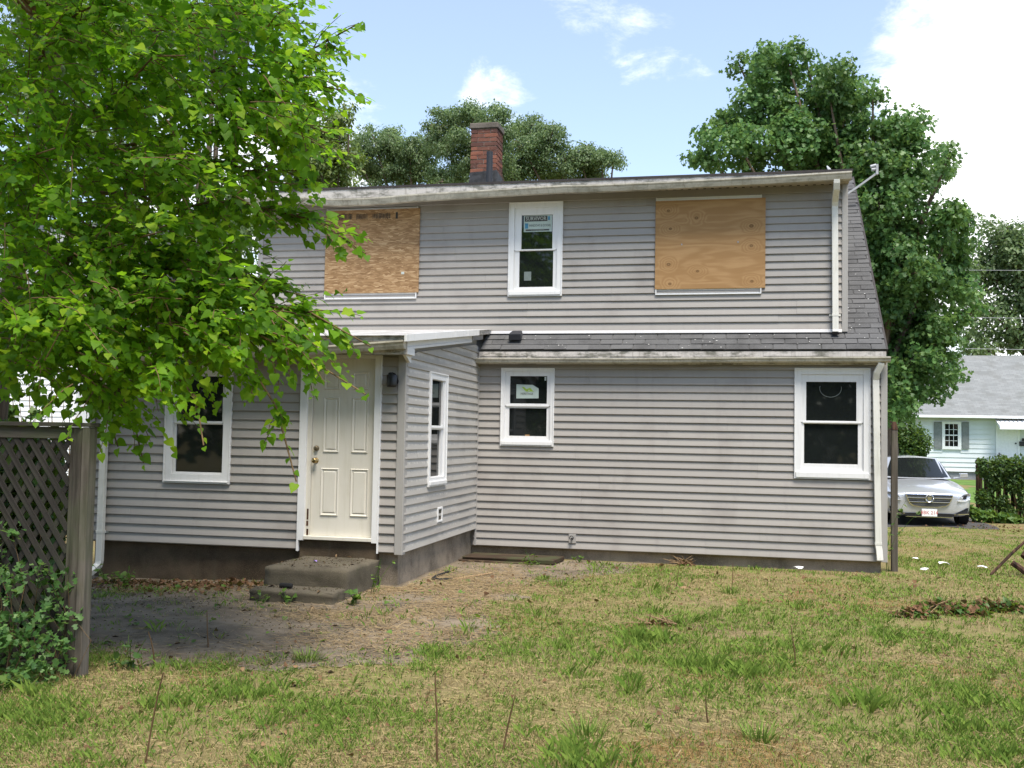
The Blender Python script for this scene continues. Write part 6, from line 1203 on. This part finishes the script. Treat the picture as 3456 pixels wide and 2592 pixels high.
heap([(p.x, p.y, .22, .13) for p in hp], 'heap of pulled weeds and dead leaves lying on the lawn', 800, 70, ('dead_leaf', 'vine_leaf'))
p = ground_at(1425, 1352); heap([(p.x-.05, p.y, .07, .06), (p.x+.09, p.y, .07, .05)], 'small clump of dry brown leaves in the open lawn', 60, 71, ('dead_leaf',), 'leaf_clump')
p = ground_at(1480, 1222); heap([(p.x, p.y, .10, .10)], 'broken brown plant stump against the bare foundation', 60, 72, ('dead_leaf',), 'leaf_clump')

# lawn round the house across the way
xs = np.arange(5.4, 22, 1.0); ys = np.arange(27.5, 47.9, 1.0); gx, gy = np.meshgrid(xs, ys); V = np.stack([gx, gy, gz(gx, gy)+.004], -1).reshape(-1, 3); nx = len(xs); i, j = np.meshgrid(np.arange(nx-1), np.arange(len(ys)-1)); a = (j*nx+i).ravel()
tag(link('far_lawn', npmesh('far_lawn', V, np.stack([a, a+1, a+nx+1, a+nx], 1), 'far_lawn', smooth=True)), kind='structure')

# crumbs of bark, soil and twig on the patio and on the steps
rg = np.random.default_rng(64); n = 14000; x = rg.uniform(-7.3, -1.2, n); y = rg.uniform(4.3, 13.8, n); k = (in_patio(x, y)|(np.hypot(x+2.9, (y-5.3)*.8) < .8)|(np.hypot((x+2.6)*.5, y-6.6) < .6)) & ~blocked(x, y) & (rg.uniform(0, 1, n) < .25+.9*(vnoise(x, y, 1.3, 47) > .55)); x, y = x[k], y[k]; z = gz(x, y)+.006
ns = 420; xs_ = rg.uniform(-4.74, -3.89, ns); up = rg.uniform(0, 1, ns) < .68; ys_ = np.where(up, rg.uniform(9.84, 10.7, ns), rg.uniform(9.49, 9.78, ns)); x = np.r_[x, xs_]; y = np.r_[y, ys_]; z = np.r_[z, np.where(up, .306, .122)]; n = len(x)
f = rg.normal(size=(n, 3)); f[:, 2] *= .15; pos = np.stack([x, y, z], -1); V, F = scatter(*diamond(.3, .2), pos, rotmats(unit(f), np.tile([0, 0, 1.0], (n, 1))), rg.uniform(.008, .032, n)*np.where(rg.uniform(0, 1, n) < .06, 2.6, 1)); q = rg.uniform(0, 1, (n, 1)); c0 = np.array([.035, .024, .016]); c1 = np.array([.20, .135, .075]); tint = c0+(c1-c0)*q**1.6; gr_ = rg.uniform(0, 1, n) < .22; tint[gr_] = np.array([.10, .115, .035])
tag(link('patio_crumbs', npmesh('patio_crumbs', V, F, 'grass', np.repeat(tint, 4, axis=0))), 'crumbs of bark, soil and moss littering patio and steps', 'debris', kind='stuff')

# a few rank clumps of taller grass
for k, (xd, yd, lab) in enumerate(((1210, 1268, 'pale green grass clump beside the bare patio edge'), (1578, 1283, 'dark green grass clump between house wall and bare soil spot'), (665, 1428, 'green grass clump growing where patio meets lawn'), (1265, 1590, 'broad grass clump low in the open lawn'), (1640, 1600, 'fresh green grass clump among the taller dry stems'), (1460, 1350, 'small grass clump beside the brown leaf clump'))):
    p = ground_at(xd, yd); rg = np.random.default_rng(90+k); n = 90; a_ = rg.uniform(0, 6.28, n); q = rg.uniform(0, 1, n)**.5*.10; x = p.x+np.cos(a_)*q; y = p.y+np.sin(a_)*q*.8; f = np.stack([np.cos(a_)*.5, np.sin(a_)*.5, np.ones(n)], -1)+rg.normal(size=(n, 3))*.25
    V, F = scatter(np.array([(-.035, 0, 0), (.035, 0, 0), (.022, .6, .02), (0, 1, .14), (-.022, .6, .02)]), np.array([(0, 1, 2), (0, 2, 4), (4, 2, 3)]), np.stack([x, y, gz(x, y)-.004], -1), rotmats(unit(f), unit(np.stack([np.cos(a_), np.sin(a_), np.zeros(n)], -1)+rg.normal(size=(n, 3))*.2)), rg.uniform(.06, .15, n))
    tint = np.array([.10, .18, .028])+(np.array([.24, .32, .07])-np.array([.10, .18, .028]))*rg.uniform(0, 1, (n, 1)); tag(link('grass_clump', npmesh('grass_clump', V, F, 'grass', np.repeat(tint, 5, axis=0))), lab, 'grass clump')
